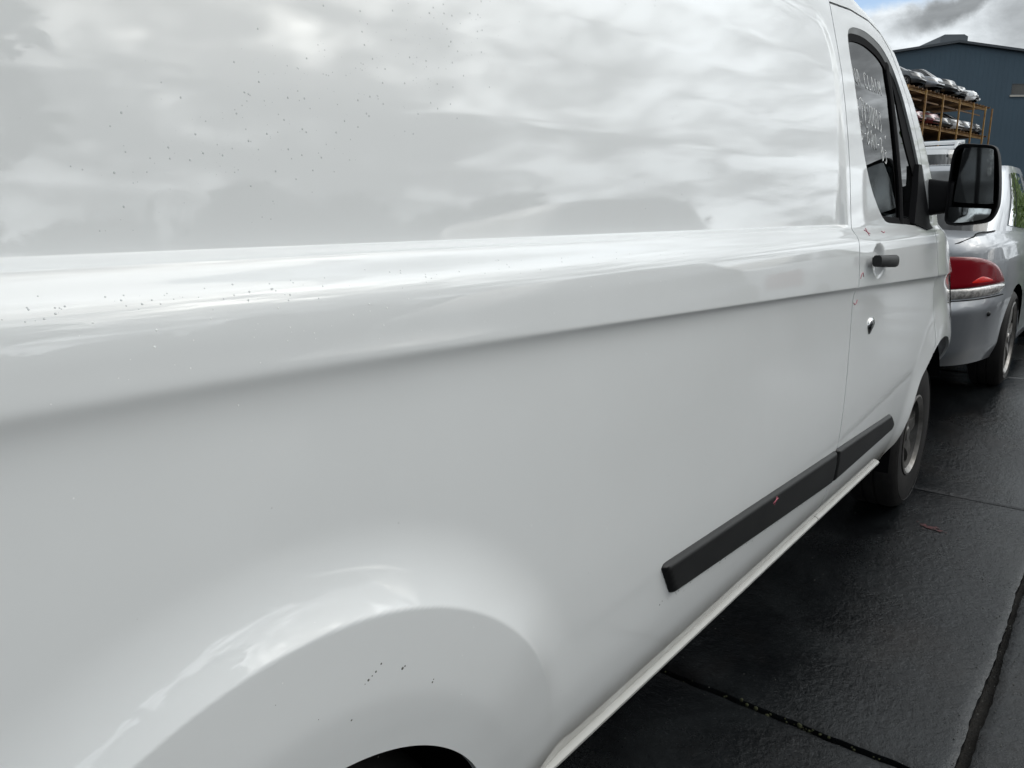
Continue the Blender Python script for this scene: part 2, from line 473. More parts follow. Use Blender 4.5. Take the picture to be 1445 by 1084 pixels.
def build_ground():
    xs = np.concatenate([[-400, -120, -40, -12], np.linspace(-6, 14, 81), [20, 40, 100, 250, 500]]); ys = np.array([-400, -120, -40, -12, -6, -3, 0, 3, 6, 12, 40, 120, 400.])
    X, Y = np.meshgrid(xs, ys, indexing='ij'); Z = ground_z(X) - .030
    g = mesh('ground', np.stack([X, Y, Z], -1).reshape(-1, 3), grid_faces(len(xs), len(ys)), JOINT, smooth=True)
    g['kind'] = 'structure'
    pav = empty('pavement'); pav['kind'] = 'structure'
    xj = [-4.75, -2.53, -.30, 1.925, 4.16, 6.40, 8.62, 10.84, 13.1]; yj = [-6.6, -3.52, -.462, 2.62, 5.7]
    gx = {1.925: (.013, .012), 4.16: (.0035, .003)}; gy = {-.462: (.011, .010)}
    for i in range(len(xj) - 1):
        for j in range(len(yj) - 1):
            x0, x1, y0, y1 = xj[i], xj[i + 1], yj[j], yj[j + 1]
            near = -.5 < (x0 + x1) / 2 < 8 and -4 < (y0 + y1) / 2 < 2.5
            nu, nv = (200, 240) if near else (14, 14)
            u = np.linspace(0, 1, nu); v = np.linspace(0, 1, nv)
            Ux, Vy = np.meshgrid(u, v, indexing='ij')
            def g_(d, k):
                return d.get(k, (.004, .003))
            a0, w0 = g_(gx, x0); a1, w1 = g_(gx, x1); b0, q0 = g_(gy, y0); b1, q1 = g_(gy, y1)
            yy = y0 + (y1 - y0) * Vy; xx = x0 + (x1 - x0) * Ux
            L = x0 + a0 + np.maximum(-a0 * .9, edge_wobble(yy, x0 * 3 + .4, w0)); Rr = x1 - a1 + np.minimum(a1 * .9, edge_wobble(yy, x1 * 3 + 1.9, w1))
            Bm = y0 + b0 + np.maximum(-b0 * .9, edge_wobble(xx, y0 * 3 + .7, q0)); T = y1 - b1 + np.minimum(b1 * .9, edge_wobble(xx, y1 * 3 + 2.3, q1))
            X = L + (Rr - L) * Ux; Y = Bm + (T - Bm) * Vy
            wav = np.sin(X * 1.3 + Y * .8) * .0025 + np.sin(X * 3.7 - Y * 2.9 + 1) * .0012
            dE = np.minimum(np.minimum(X - L, Rr - X) , np.minimum(Y - Bm, T - Y))
            Z = ground_z(X) + wav - .006 * np.exp(-dE / .012)
            vs = np.stack([X, Y, Z], -1).reshape(-1, 3).tolist(); fs = [tuple(f) for f in grid_faces(nu, nv)]
            idx = lambda a, b: a * nv + b
            loop = [idx(a, 0) for a in range(nu)] + [idx(nu - 1, b) for b in range(1, nv)] + [idx(a, nv - 1) for a in range(nu - 2, -1, -1)] + [idx(0, b) for b in range(nv - 2, 0, -1)]
            base = len(vs)
            vs += [(vs[k][0], vs[k][1], vs[k][2] - .05) for k in loop]
            n = len(loop)
            fs += [(loop[k], base + k, base + (k + 1) % n, loop[(k + 1) % n]) for k in range(n)]
            o = mesh('paving_slab', vs, fs, SLAB, pav)
            sharp(o, 50)
    # moss in the cross joint
    mb = MB()
    for k in range(40):
        y = random.uniform(-.50, .36); x = 1.925 + random.gauss(0, .006); r = random.uniform(.0015, .0045) * (1.5 if -.25 < y < .15 else .8)
        if random.random() < .35:
            y = -.10 + random.gauss(0, .05)
        ico(mb, (x, y, -.012 + random.uniform(0, .008)), r)
    tag(mb.build('moss', MOSS, None), kind='stuff')
    # loose grit on the wet slabs
    mb = MB()
    for k in range(900):
        x = random.uniform(1.0, 6.5); y = random.uniform(-1.0, .5)
        if random.random() < .5:
            y = -.462 + random.gauss(0, .05)
        ico(mb, (x, y, float(ground_z(x)) + .001), random.uniform(.0006, .0024), 0)
    tag(mb.build('grit', SPECK, None, smooth=False), kind='stuff')
    # red splash
    vs = []; fs = []
    for (cx, cy, r, sx) in ((3.640, -.075, .030, 1.5), (3.655, -.050, .017, 1.0), (3.622, -.115, .020, 1.3), (3.66, -.10, .010, 1), (3.60, -.06, .008, 1), (3.612, -.145, .007, 1), (3.675, -.02, .006, 1)):
        n = 26; b = len(vs); ph = random.uniform(0, 6)
        vs.append((cx, cy, .0035 + .0001 * b / 27))
        for k in range(n):
            t = 2 * math.pi * k / n; q = .72 * r * (1 + .28 * math.sin(3 * t + ph) + .2 * math.sin(7 * t + 2 * ph) + .12 * math.sin(11 * t))
            vs.append((cx + q * math.cos(t) * .75, cy + q * sx * math.sin(t), .0030 + .0001 * b / 27))
        fs += [(b, b + 1 + k, b + 1 + (k + 1) % n) for k in range(n)]
    o = mesh('paint_splash', [(x, y, z + float(np.sin(x * 1.3 + y * .8) * .0025 + np.sin(x * 3.7 - y * 2.9 + 1) * .0012)) for x, y, z in vs], fs, mat('dried_red_paint', (.085, .008, .010), .5, var=(80, .15), col2=(.03, .01, .01)))
    tag(o, 'dark red paint splash on the wet paving beside the front tyre', 'paint splash')


def ico(mb, c, r, sub=1):
    key = sub
    if key not in ICO:
        bm = bmesh.new(); bmesh.ops.create_icosphere(bm, subdivisions=sub + 1 if sub else 1, radius=1.0); bm.verts.index_update()
        ICO[key] = ([v.co.copy() for v in bm.verts], [[v.index for v in f.verts] for f in bm.faces]); bm.free()
    V, F = ICO[key]
    mb.add([(c[0] + v.x * r, c[1] + v.y * r, c[2] + v.z * r) for v in V], F)


ICO = {}
build_ground()


# ------------------------------------------------------------------ the van: its right side is the sheet y = S(x, z)
def smooth_table(knots, lo, hi, sigma, step=.0005):
    k=np.array(knots); zz=np.arange(lo-4*sigma,hi+4*sigma+step,step)
    # extrapolate ends linearly
    v=np.interp(zz,k[:,0],k[:,1])
    s0=(k[1,1]-k[0,1])/(k[1,0]-k[0,0]); s1=(k[-1,1]-k[-2,1])/(k[-1,0]-k[-2,0])
    v=np.where(zz<k[0,0],k[0,1]+s0*(zz-k[0,0]),v); v=np.where(zz>k[-1,0],k[-1,1]+s1*(zz-k[-1,0]),v)
    n=int(4*sigma/step); g=np.exp(-.5*(np.arange(-n,n+1)*step/sigma)**2); g/=g.sum()
    vp=np.pad(v,n,mode='reflect',reflect_type='odd')
    v=np.convolve(vp,g,mode='valid')
    return zz,v
UP=smooth_table([(.9,-.027),(1.10,-.0125),(1.165,-.0080),(1.215,-.0048),(1.25,-.0022),(1.275,.0014),(1.292,.0085),(1.303,.0182),(1.311,.0255),(1.318,.0275),(1.36,.0325),(1.48,.046),(1.573,.060),(1.654,.074),(1.745,.092),(1.826,.113),(1.935,.142),(2.05,.18)],.9,2.05,.006)
LO=smooth_table([(.2,.14),(.36,.080),(.415,.056),(.46,.040),(.50,.028),(.572,.015),(.637,.009),(.70,.004),(.774,.0008),(.85,0),(1.4,0)],.2,1.4,.02)
PL=smooth_table([(.2,.55),(.42,.46),(.56,.26),(.67,.11),(.77,.066),(1.05,.105),(1.25,.22),(1.6,.25),(2.1,.25)],.2,2.1,.05)
def sstep(t): t=np.clip(t,0,1); return t*t*(3-2*t)
def zcrease(x): return 1.2155-.0345*.5*((x-.35)+np.sqrt((x-.35)**2+.02))
G=np.array([(-1.3,2.05),(2.2,2.05),(2.6,2.045),(2.9,2.01),(3.13,1.935),(3.29,1.80),(3.47,1.60),(3.60,1.42),(3.67,1.325),(3.78,1.285),(4.0,1.24),(4.3,1.16),(4.52,1.03),(4.63,.9),(4.67,.7),(4.66,.45),(4.6,.30)])
RHO=.045
def gdist(x,z):
    d=np.full(np.shape(x),9.)
    for i in range(len(G)-1):
        a=G[i];b=G[i+1];ab=b-a
        t=np.clip(((x-a[0])*ab[0]+(z-a[1])*ab[1])/(ab@ab),0,1)
        d=np.minimum(d,np.hypot(x-a[0]-t*ab[0],z-a[1]-t*ab[1]))
    return d
RF=(.41,.44,.495)   # rear flare centre x,z, radius
FF=(3.88,.37,.44)
def S(x,z):
    x=np.asarray(x,float);z=np.asarray(z,float)
    a=np.interp(z,*UP)
    zc=zcrease(x); t=zc-z
    soft=sstep((1.3-x)/1.2)
    L=.013+.006*soft
    b=np.interp(z,*LO)-.0125*np.exp(np.clip(-t/L,-20,6))+.0048*np.exp(-(np.maximum(t,0)/.14)**2)
    k=.0009+.0016*soft
    m=np.maximum(a,b); y=m+k*np.log(np.exp((a-m)/k)+np.exp((b-m)/k))
    # recess
    xr=2.357; zt=1.892; r=.12
    ex=np.maximum(0,x-(xr-r)); ez=np.maximum(0,z-(zt-r))
    dur=np.where((ex>0)|(ez>0), r-np.hypot(ex,ez), np.minimum(xr-x,zt-z))
    A=dur/.04; B=(z-1.3165)/.010
    q=np.sqrt(np.maximum(0,1-A)**2+np.maximum(0,1-B)**2)
    y=y+(.019-.015*np.tanh(np.maximum(z-1.32,0)/.29))*(1-sstep(q))
    # plan curvature
    y=y+np.interp(z,*PL)*np.maximum(0,x-3.5)**2
    # rear flare
    dx=x-RF[0]; dz=z-RF[1]; rr=np.hypot(dx,dz); th=np.degrees(np.arctan2(np.abs(dx),dz))
    amp=1-sstep((th-46)/36.)
    R0=RF[2]; s=(rr-R0)/.105
    outer=.030*np.where(s<1,(1-np.clip(s,-1,1))**2.2,0)
    inner=.030-.02*(R0-rr)
    kk=.0005
    m=np.minimum(outer,inner); ring=m-kk*np.log(np.exp(-(outer-m)/kk)+np.exp(-(inner-m)/kk))
    s2=(.385-rr)/.05
    ring=ring-.11*.006*np.log1p(np.exp(np.clip((.392-rr)/.006,-30,30)))
    y=y-amp*ring-(1-amp)*.012*sstep((R0+.10-rr)/.16)
    # front flare
    dx=x-FF[0]; dz=z-FF[1]; rr=np.hypot(dx,dz)
    q=np.clip(1-(rr-FF[2])/.24,0,1); y=y-.022*q**3*(q*(6*q-15)+10)
    # hand cup behind the door handle
    q=np.hypot((x-2.600)/.078,(z-1.214)/.056)
    y=y+.015*sstep((1-q)/.55)
    d=np.clip(gdist(x,z),0,RHO)
    y=y+RHO-np.sqrt(np.maximum(0,RHO**2-(RHO-d)**2))
    return y


def panel_normals(V):
    x, z = V[:, 0], V[:, 1]; e = 4e-4
    sx = (S(x + e, z) - S(x - e, z)) / (2 * e); sz = (S(x, z + e) - S(x, z - e)) / (2 * e)
    n = np.stack([sx, -np.ones_like(sx), sz], -1)
    return n / np.linalg.norm(n, axis=1)[:, None]


def sheet(name, m, xs, ws, fs, parent, depth=.012, mirror=False):
    """body panel: grid rows follow the crease, cut by the functions fs, edges folded inwards"""
    X, Wz = np.meshgrid(np.array(xs), np.array(ws), indexing='ij')
    hat = np.clip(np.minimum((Wz - 1.0) / .17, (1.30 - Wz) / .13), 0, 1)
    Z = Wz + (zcrease(X) - 1.17) * hat
    V, F = clip_grid(np.stack([X, Z], -1).reshape(-1, 2), grid_faces(len(xs), len(ws)), fs)
    Y = S(V[:, 0], V[:, 1]); N = panel_normals(V)
    P = np.stack([V[:, 0], Y, V[:, 1]], -1)
    cnt = {}
    for f in F:
        for a, b in zip(f, f[1:] + f[:1]):
            k = (a, b) if a < b else (b, a)
            cnt[k] = None if k in cnt else (a, b)
    rim = [e for e in cnt.values() if e]
    pv = []; pf = []; pn = []
    for a, b in rim:
        base = len(P) + len(pv)
        pa, pb = P[a], P[b]; d = np.array([0, depth, 0])
        n = np.cross(pb - pa, d); n = n / (np.linalg.norm(n) + 1e-9)
        pv += [pa, pb, pb + d, pa + d]; pn += [-n] * 4; pf.append((base + 3, base + 2, base + 1, base))
    allv = np.vstack([P, np.array(pv).reshape(-1, 3)]); alln = np.vstack([N, np.array(pn).reshape(-1, 3)])
    if mirror:
        allv[:, 1] = 1.95 - allv[:, 1]; alln[:, 1] *= -1
        F = [t[::-1] for t in F]; pf = [t[::-1] for t in pf]
    return mesh(name, allv, F + pf, m, parent, True, alln)


def on_side(x, z, off=0.0):
    return float(S(np.array([x]), np.array([z]))[0]) - off


WIN = catmull([(2.504, 1.78), (2.510, 1.845), (2.530, 1.882), (2.575, 1.902), (2.66, 1.914), (2.77, 1.917), (2.90, 1.903), (2.99, 1.872), (3.068, 1.815), (3.152, 1.705), (3.248, 1.575), (3.323, 1.465), (3.372, 1.36), (3.372, 1.318), (3.30, 1.310), (3.05, 1.318), (2.82, 1.326), (2.745, 1.342), (2.675, 1.382), (2.603, 1.441), (2.556, 1.505), (2.530, 1.575), (2.514, 1.66)], 6)
DOOR_EDGE = [(2.386, .386), (2.386, 1.938), (2.605, 1.960), (2.81, 1.965), (2.94, 1.948), (3.045, 1.905), (3.115, 1.845), (3.205, 1.735), (3.315, 1.57), (3.405, 1.41), (3.440, 1.315), (3.457, 1.264), (3.490, 1.194), (3.515, 1.138), (3.550, 1.091), (3.572, 1.017), (3.605, .955), (3.622, .864), (3.612, .81), (3.570, .768)]
FRONT_ARCH = [(3.195, .25), (3.225, .403), (3.30, .433), (3.338, .472), (3.422, .669), (3.50, .735), (3.605, .791), (3.689, .818), (3.765, .826), (3.86, .822), (3.951, .805), (4.06, .765), (4.163, .705), (4.235, .62), (4.28, .51), (4.30, .40), (4.30, .25)]
arch_pts = np.vstack([catmull(FRONT_ARCH[2:-1], 5, closed=False), [FRONT_ARCH[-1], FRONT_ARCH[0], FRONT_ARCH[1]]])
f_front_arch = sdf_poly(arch_pts)
f_body = sdf_poly(np.vstack([G, [(-1.3, .25)]]))
f_door_raw = sdf_poly(np.array(DOOR_EDGE + [(3.50, .60), (3.0, .386)]))
door_full = sdf_poly(np.array(DOOR_EDGE + [(3.80, .70), (3.80, .386)]))
f_win = sdf_poly(WIN)
f_door = lambda x, z: np.minimum(door_full(x, z) - .0038, -f_front_arch(x, z))
f_out = lambda x, z: -door_full(x, z) - .0026
f_rear_arch = lambda x, z: np.maximum(.342 - np.hypot(x - .41, z - .415), np.where(z < .415, .342 - np.abs(x - .41), -9))
f_wing = lambda x, z: np.minimum(x - 3.1, 1.292 - z)


def rows(near):
    a = [np.arange(.386, .60, .010), np.arange(.60, 1.0, .0032 if near else .012), np.arange(1.0, 1.125, .006), np.arange(1.125, 1.20, .0016 if near else .003), np.arange(1.20, 1.30, .003 if near else .004),
         np.arange(1.30, 1.332, .0009 if near else .002), np.arange(1.332, 1.42, .005), np.arange(1.42, 2.049, .014), [2.0495]]
    return np.concatenate(a)


def wheel(parent, x, y, z, style, r=.35, face=-1, name='wheel', w=.215, rr=.215):
    """wheel whose outer face looks to face * y; parts tyre and rim"""
    root = empty(name, (x, y, z)); root.parent = parent
    s = -face
    t = MB()
    prof = [(rr - .005, .03), (rr + .008, .006), (rr + .03, .0), (r - .055, -.006), (r - .028, .002), (r - .012, .014), (r - .004, .03)]
    prof += [(r, .045), (r, .075), (r - .007, .078), (r - .007, .086), (r, .089), (r, .125), (r - .007, .128), (r - .007, .137), (r, .14), (r, w - .04), (r - .012, w - .014), (r - .05, w), (rr, w - .02)]
    t.lathe_y([(a, s * b) for a, b in prof], 0, 0, 64)
    t.lathe_y([(r - .045, s * -.0065), (r - .043, s * -.0085), (r - .040, s * -.0065)], 0, 0, 64)
    t.build('tyre', TYRE, root, angle=40)
    m = MB()
    m.lathe_y([(rr + .006, s * .006), (rr + .010, s * -.001), (rr + .002, s * -.004), (rr - .006, s * .004), (rr - .016, s * .012)], 0, 0, 64)
    m.build('rim', RIM_SILVER, root, angle=30); m = MB()
    m.lathe_y([(rr - .016, s * .0122), (rr - .022, s * .05), (rr - .03, s * .10), (rr - .02, s * .19)], 0, 0, 64); m.build('rim_barrel', DULL_METAL, root, angle=30); m = MB()
    ns = 5 if style == 'van' else 6
    for k in range(ns):
        a = 2 * math.pi * (k + .25) / ns
        pts = []
        for q in range(6):
            rad = .045 + (rr - .052) * q / 5; wd = (.040 - .012 * math.sin(math.pi * q / 5)) * (1.25 if style == 'van' else .85); yo = s * ((.034 if style == 'van' else .020) - .012 * math.sin(math.pi * q / 5 * .9))
            pts.append((rad, wd, yo))
        vs = []; fs = []
        for rad, wd, yo in pts:
            for sx, dy in ((-1, .03), (-.8, 0), (.8, 0), (1, .03)):
                px, pz = rad, sx * wd
                vs.append((px * math.cos(a) - pz * math.sin(a), yo + s * dy, px * math.sin(a) + pz * math.cos(a)))
        for q in range(5):
            for h in range(3):
                i = q * 4 + h
                fs.append((i, i + 1, i + 5, i + 4))
        m.add(vs, fs)
    yc = .020 if style == 'van' else .004
    m.lathe_y([(.001, s * yc), (.030, s * yc), (.036, s * (yc + .006)), (.062, s * (yc + .012)), (.066, s * .05)], 0, 0, 32)
    m.build('spokes', DULL_METAL if style == 'van' else RIM_SILVER, root, angle=30)
    d = MB()
    d.lathe_y([(.001, s * .062), (rr - .03, s * .062)], 0, 0, 40)
    d.lathe_y([(.05, s * .05), (.13, s * .052), (.13, s * .06)], 0, 0, 40)
    d.build('brake_disc', WHEEL_DARK, root)
    return root


def ribbon(mb, pts, w):
    """pen stroke: a thin raised bead along points"""
    mb.tube(pts, w, 5)


def build_van():
    van = empty('white_van', (0, 0, 0))
    tag(van, 'white panel van filling the picture, wet side panel and written-on door window', 'van')
    xs_panel = np.concatenate([np.arange(-1.3, -.1, .03), np.arange(-.1, .95, .0032), np.arange(.95, 1.5, .007), np.arange(1.5, 2.24, .011), np.arange(2.24, 2.40, .004), np.arange(2.40, 4.68, .014)])
    notdoor = [f_body, f_out, lambda x, z: -f_front_arch(x, z), lambda x, z: -f_rear_arch(x, z)]
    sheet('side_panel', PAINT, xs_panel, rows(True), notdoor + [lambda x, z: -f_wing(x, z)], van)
    xs_wing = np.arange(3.2, 4.70, .011)
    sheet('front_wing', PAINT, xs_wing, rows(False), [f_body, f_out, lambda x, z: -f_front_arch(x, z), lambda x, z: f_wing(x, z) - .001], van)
    # front door with its window opening
    xs_door = np.concatenate([np.arange(2.37, 2.42, .004), np.arange(2.42, 3.66, .0085)])
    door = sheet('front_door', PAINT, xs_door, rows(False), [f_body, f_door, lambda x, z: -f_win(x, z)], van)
    # flange, seal and glass stepping inwards from the opening
    cen = WIN - np.roll(WIN, 1, axis=0)
    nrm = np.stack([-(np.roll(WIN, -1, 0) - np.roll(WIN, 1, 0))[:, 1], (np.roll(WIN, -1, 0) - np.roll(WIN, 1, 0))[:, 0]], -1)
    nrm /= np.linalg.norm(nrm, axis=1)[:, None]
    if f_win(WIN[:1, 0] + nrm[:1, 0] * .01, WIN[:1, 1] + nrm[:1, 1] * .01)[0] < 0:
        nrm = -nrm
    fwd = sstep((WIN[:, 0] - 2.98) / .22) * sstep((WIN[:, 1] - 1.30) / .10)
    low = sstep((1.36 - WIN[:, 1]) / .04) * sstep((WIN[:, 0] - 2.7) / .1)
    rear = sstep((2.64 - WIN[:, 0]) / .06) * (1 - sstep((WIN[:, 1] - 1.80) / .06))
    def ring(off, dep):
        Q = WIN + nrm * np.asarray(off)[:, None]
        return np.stack([Q[:, 0], S(Q[:, 0], Q[:, 1]) + dep, Q[:, 1]], -1)
    top = sstep((WIN[:, 1] - 1.80) / .06) * (1 - fwd * .4)
    o1 = .002 + .014 * top; o2 = o1 + .007 + .016 * top + .035 * fwd * sstep((WIN[:, 1] - 1.45) / .2) + .035 * fwd + .014 * low
    n = len(WIN)
    def band(A, B_):
        mb = MB(); mb.add(np.vstack([A, B_]), [(k, (k + 1) % n, n + (k + 1) % n, n + k) for k in range(n)]); return mb
    A0 = ring(np.full(n, -.0005), .0005); A1 = ring(o1, .011); A2 = ring(o1 + .001, .0085); A3 = ring(o2, .0125); A4 = ring(o2 + .0005, .030)
    m = band(A0, A1); m.build('window_flange', FLANGE_SHADE, door, angle=0)
    m = band(A2, A3); k0 = len(m.v); m.add(np.vstack([A3, A4]), [(k, (k + 1) % n, n + (k + 1) % n, n + k) for k in range(n)])
    m.add(np.vstack([A1, A2]), [(k, (k + 1) % n, n + (k + 1) % n, n + k) for k in range(n)])
    m.build('window_seal', BLACK_RUBBER, door, angle=0)
    f_glass = sdf_poly(WIN + nrm * (o2 - .004)[:, None])
    div = lambda x, z: x - np.interp(z, [1.30, 1.41, 1.52, 1.66, 1.80, 1.93], [3.035, 3.030, 3.012, 2.995, 2.995, 3.01])
    gx = np.arange(2.5, 3.42, .012); gz = np.arange(1.29, 1.93, .012)
    for nm, fc in (('window_glass', lambda x, z: -div(x, z) - .016), ('quarter_glass', lambda x, z: div(x, z) - .013)):
        X, Z = np.meshgrid(gx, gz, indexing='ij')
        V, F = clip_grid(np.stack([X, Z], -1).reshape(-1, 2), grid_faces(len(gx), len(gz)), [f_glass, fc])
        smo = lambda V: S_glass(V[:, 0], V[:, 1])
        mesh(nm, np.stack([V[:, 0], smo(V) + .0155, V[:, 1]], -1), F, VAN_GLASS, door)
    m = MB()
    for za, zb in zip(np.linspace(1.318, 1.885, 15)[:-1], np.linspace(1.318, 1.885, 15)[1:]):
        pa, pb = [float(-div(0, z_)) for z_ in (za, zb)]
        q = [(p_ + dx, on_side(p_, z_) + .0155 + dy, z_) for p_, z_ in ((pa, za), (pb, zb)) for dx, dy in ((-.020, .012), (-.020, -.006), (-.009, -.010), (.009, -.010), (.018, -.004), (.018, .012))]
        m.add(q, [(i, i + 1, i + 7, i + 6) for i in range(5)])
    m.build('window_divider', BLACK_RUBBER, door, angle=40)
    # paint-pen writing on the door glass
    FONT = {'N': [[(0, 0), (.05, 1), (.75, .05), (.8, 1)]], 'A': [[(0, 0), (.4, 1), (.8, 0)], [(.15, .4), (.65, .4)]], 'C': [[(.7, .9), (.35, 1), (.05, .6), (.1, .15), (.45, 0), (.75, .12)]], 'L': [[(.05, 1), (.08, .05), (.7, .08)]], 'I': [[(.3, 1), (.33, 0)]],
            'M': [[(0, 0), (.12, 1), (.42, .3), (.72, 1), (.85, 0)]], '+': [[(0, .5), (.7, .5)], [(.35, .15), (.35, .85)]], '7': [[(.0, .95), (.75, 1), (.3, 0)]], 'Y': [[(0, 1), (.38, .5), (.75, 1)], [(.38, .5), (.3, -.25)]],
            'S': [[(.7, .9), (.35, 1), (.08, .75), (.6, .4), (.55, .06), (.05, .05)]], 'U': [[(.03, 1), (.08, .15), (.4, 0), (.68, .2), (.72, 1)]], '0': [[(.35, 1), (.05, .55), (.3, 0), (.65, .4), (.35, 1)]],
            '3': [[(.05, .95), (.6, .9), (.3, .55), (.65, .3), (.4, 0), (.02, .1)]], 'G': [[(.7, .9), (.3, 1), (.04, .5), (.3, 0), (.7, .2), (.7, .5), (.4, .48)]], '-': [[(.05, .45), (.65, .5)]], 'B': [[(.05, 0), (.08, 1), (.6, .8), (.1, .52), (.7, .25), (.05, 0)]], ',': [[(.3, .25), (.05, -.2)]], ' ': []}
    def write(text, x0, z0, dx, dz, h, skew=0.0):
        m = MB()
        for i, chx in enumerate(text):
            for st in FONT[chx]:
                pts = []
                for px, pz in st:
                    x = x0 + dx * (i + px * .85) + random.gauss(0, .0008); z = z0 + dz * i + (pz - .5) * h + skew * px * h + random.gauss(0, .0008)
                    pts.append((x, float(S_glass(np.array([x]), np.array([z]))[0]) + .0155 + .0002, z))
                ribbon(m, catmull(pts, 4, False) if len(pts) > 2 else pts, .0018)
        m.build('pen_writing', WHITE_PEN, door, angle=0)
    write('NA CLAIM', 2.562, 1.765, .0405, -.0005, .046)
    write('+7YSUU03', 2.562, 1.672, .0355, -.0032, .062)
    write(',', 2.862, 1.618, .05, 0, .03)
    write('G-BAN-7', 2.578, 1.605, .0365, -.006, .052)
    write('03', 2.815, 1.548, .035, -.006, .045)
    # red chinagraph marks
    m = MB()
    def mark(strokes, r=.0011, off=.0008):
        for st in strokes:
            ribbon(m, [(x, on_side(x, z, off), z) for x, z in st], r)
    for grp in ([[(2.50, 1.309), (2.535, 1.297)], [(2.525, 1.314), (2.515, 1.292)]], [[(2.68, 1.302), (2.70, 1.297), (2.715, 1.30)]], [[(2.400, 1.172), (2.412, 1.184), (2.424, 1.188), (2.432, 1.175)]], [[(2.395, 1.10), (2.41, 1.093), (2.425, 1.098), (2.43, 1.106)]]):
        m = MB(); mark(grp); m.build('crayon_mark', RED_PEN, door, angle=0)
    m = MB()
    for st in ([(1.818, .651), (1.850, .656)], [(1.840, .663), (1.829, .643)]):
        ribbon(m, [(x, float(np.interp(z, *LO)) - .0130, z) for x, z in st], .0013)
    m.build('crayon_cross', RED_PEN, van, angle=0)
    # rub strips: one on the panel, one on the door
    def strip(name, pts, parent):
        P = np.array(pts); f = sdf_poly(P)
        lo, hi = P.min(0), P.max(0)
        gx = np.linspace(lo[0], hi[0], int((hi[0] - lo[0]) / .011) + 2); gz = np.linspace(lo[1], hi[1], 44)
        X, Z = np.meshgrid(gx, gz, indexing='ij')
        V, F = clip_grid(np.stack([X, Z], -1).reshape(-1, 2), grid_faces(len(gx), len(gz)), [f])
        prot = lambda V: .018 * (1 - (1 - np.clip(f(V[:, 0], V[:, 1]) / .016, 0, 1)) ** 2.2) - .001
        e = 4e-4; base = lambda V: np.interp(V[:, 1], *LO) + .004
        Y = base(V) - prot(V)
        sx = (base(V + [e, 0]) - prot(V + [e, 0]) - base(V - [e, 0]) + prot(V - [e, 0])) / (2 * e); sz = (base(V + [0, e]) - prot(V + [0, e]) - base(V - [0, e]) + prot(V - [0, e])) / (2 * e)
        N = np.stack([sx, -np.ones_like(sx), sz], -1); N /= np.linalg.norm(N, axis=1)[:, None]
        return mesh(name, np.stack([V[:, 0], Y, V[:, 1]], -1), F, BLACK_PLASTIC, parent, True, N)
    strip('rub_strip', [(1.246, .688), (1.252, .697), (1.262, .699), (2.36, .655), (2.368, .650), (2.3835, .541), (2.378, .537), (1.325, .608), (1.308, .609), (1.296, .616)], van)
    strip('rub_strip', [(2.366, .653), (2.372, .657), (3.025, .632), (3.045, .628), (3.085, .604), (3.118, .582), (3.122, .566), (2.398, .538), (2.389, .541)][:7] + [(3.10, .545), (2.396, .537), (2.389, .541)], door)
    # sill lip
    m = MB()
    prof = [(.085, .4195), (.056, .419), (.0485, .417), (.0440, .412), (.0455, .405), (.053, .402), (.085, .400)]
    for a, b in ((.77, 2.384), (2.3885, 3.12)):
        vs = []; xs = np.linspace(a, b, 24)
        for x in xs:
            vs += [(x, y, z) for y, z in prof]
        L = len(prof)
        m.add(vs, [(i * L + k, (i + 1) * L + k, (i + 1) * L + k + 1, i * L + k + 1) for i in range(23) for k in range(L - 1)] + [tuple(range(L)), tuple(23 * L + k for k in range(L))[::-1]])
    m.build('sill_strip', DULL_WHITE, van, angle=50)
    # handle in its cup, lock cover
    m = MB()
    hy = on_side(2.50, 1.215)
    vs = []; L = 14
    hx = np.linspace(2.472, 2.690, 16)
    for i, x in enumerate(hx):
        t = i / 15; zc = 1.2195 - .010 * t; hh = .0175 + .002 * t; out = .040 if t > .06 else .030
        if t > .96: hh *= .9
        for k in range(L):
            a = 2 * math.pi * k / L
            vs.append((x, hy - .026 - .013 * abs(math.cos(a)) ** .6 * (1 if math.cos(a) > 0 else -1) - (.006 * math.sin(math.pi * t)), zc + hh * abs(math.sin(a)) ** .7 * (1 if math.sin(a) > 0 else -1)))
    m.add(vs, [(i * L + k, i * L + (k + 1) % L, (i + 1) * L + (k + 1) % L, (i + 1) * L + k) for i in range(15) for k in range(L)] + [tuple(range(L))[::-1], tuple(15 * L + k for k in range(L))])
    m.box(2.525, 2.545, hy - .02, hy + .01, 1.206, 1.226); m.box(2.662, 2.682, hy - .02, hy + .01, 1.200, 1.219)
    m.build('handle', BLACK_PLASTIC, door, angle=50)
    m = MB(); vs = []; n = 24
    cx, cz = 2.607, 1.012; cy = on_side(cx, cz)
    rings = [(1.0, -.001), (.97, .003), (.8, .0055), (.45, .0075), (.05, .008)]
    for q, hgt in rings:
        for k in range(n):
            a = 2 * math.pi * k / n
            sa_ = math.sin(a); vs.append((cx + .036 * q * math.cos(a) * (1 - .55 * max(0, -sa_)) - .012 * q * max(0, -sa_), cy - hgt, cz + (.030 if sa_ < 0 else .024) * q * sa_))
    m.add(vs, [(i * n + k, i * n + (k + 1) % n, (i + 1) * n + (k + 1) % n, (i + 1) * n + k) for i in range(4) for k in range(n)])
    m.build('lock_cover', CHROME, door, angle=0)
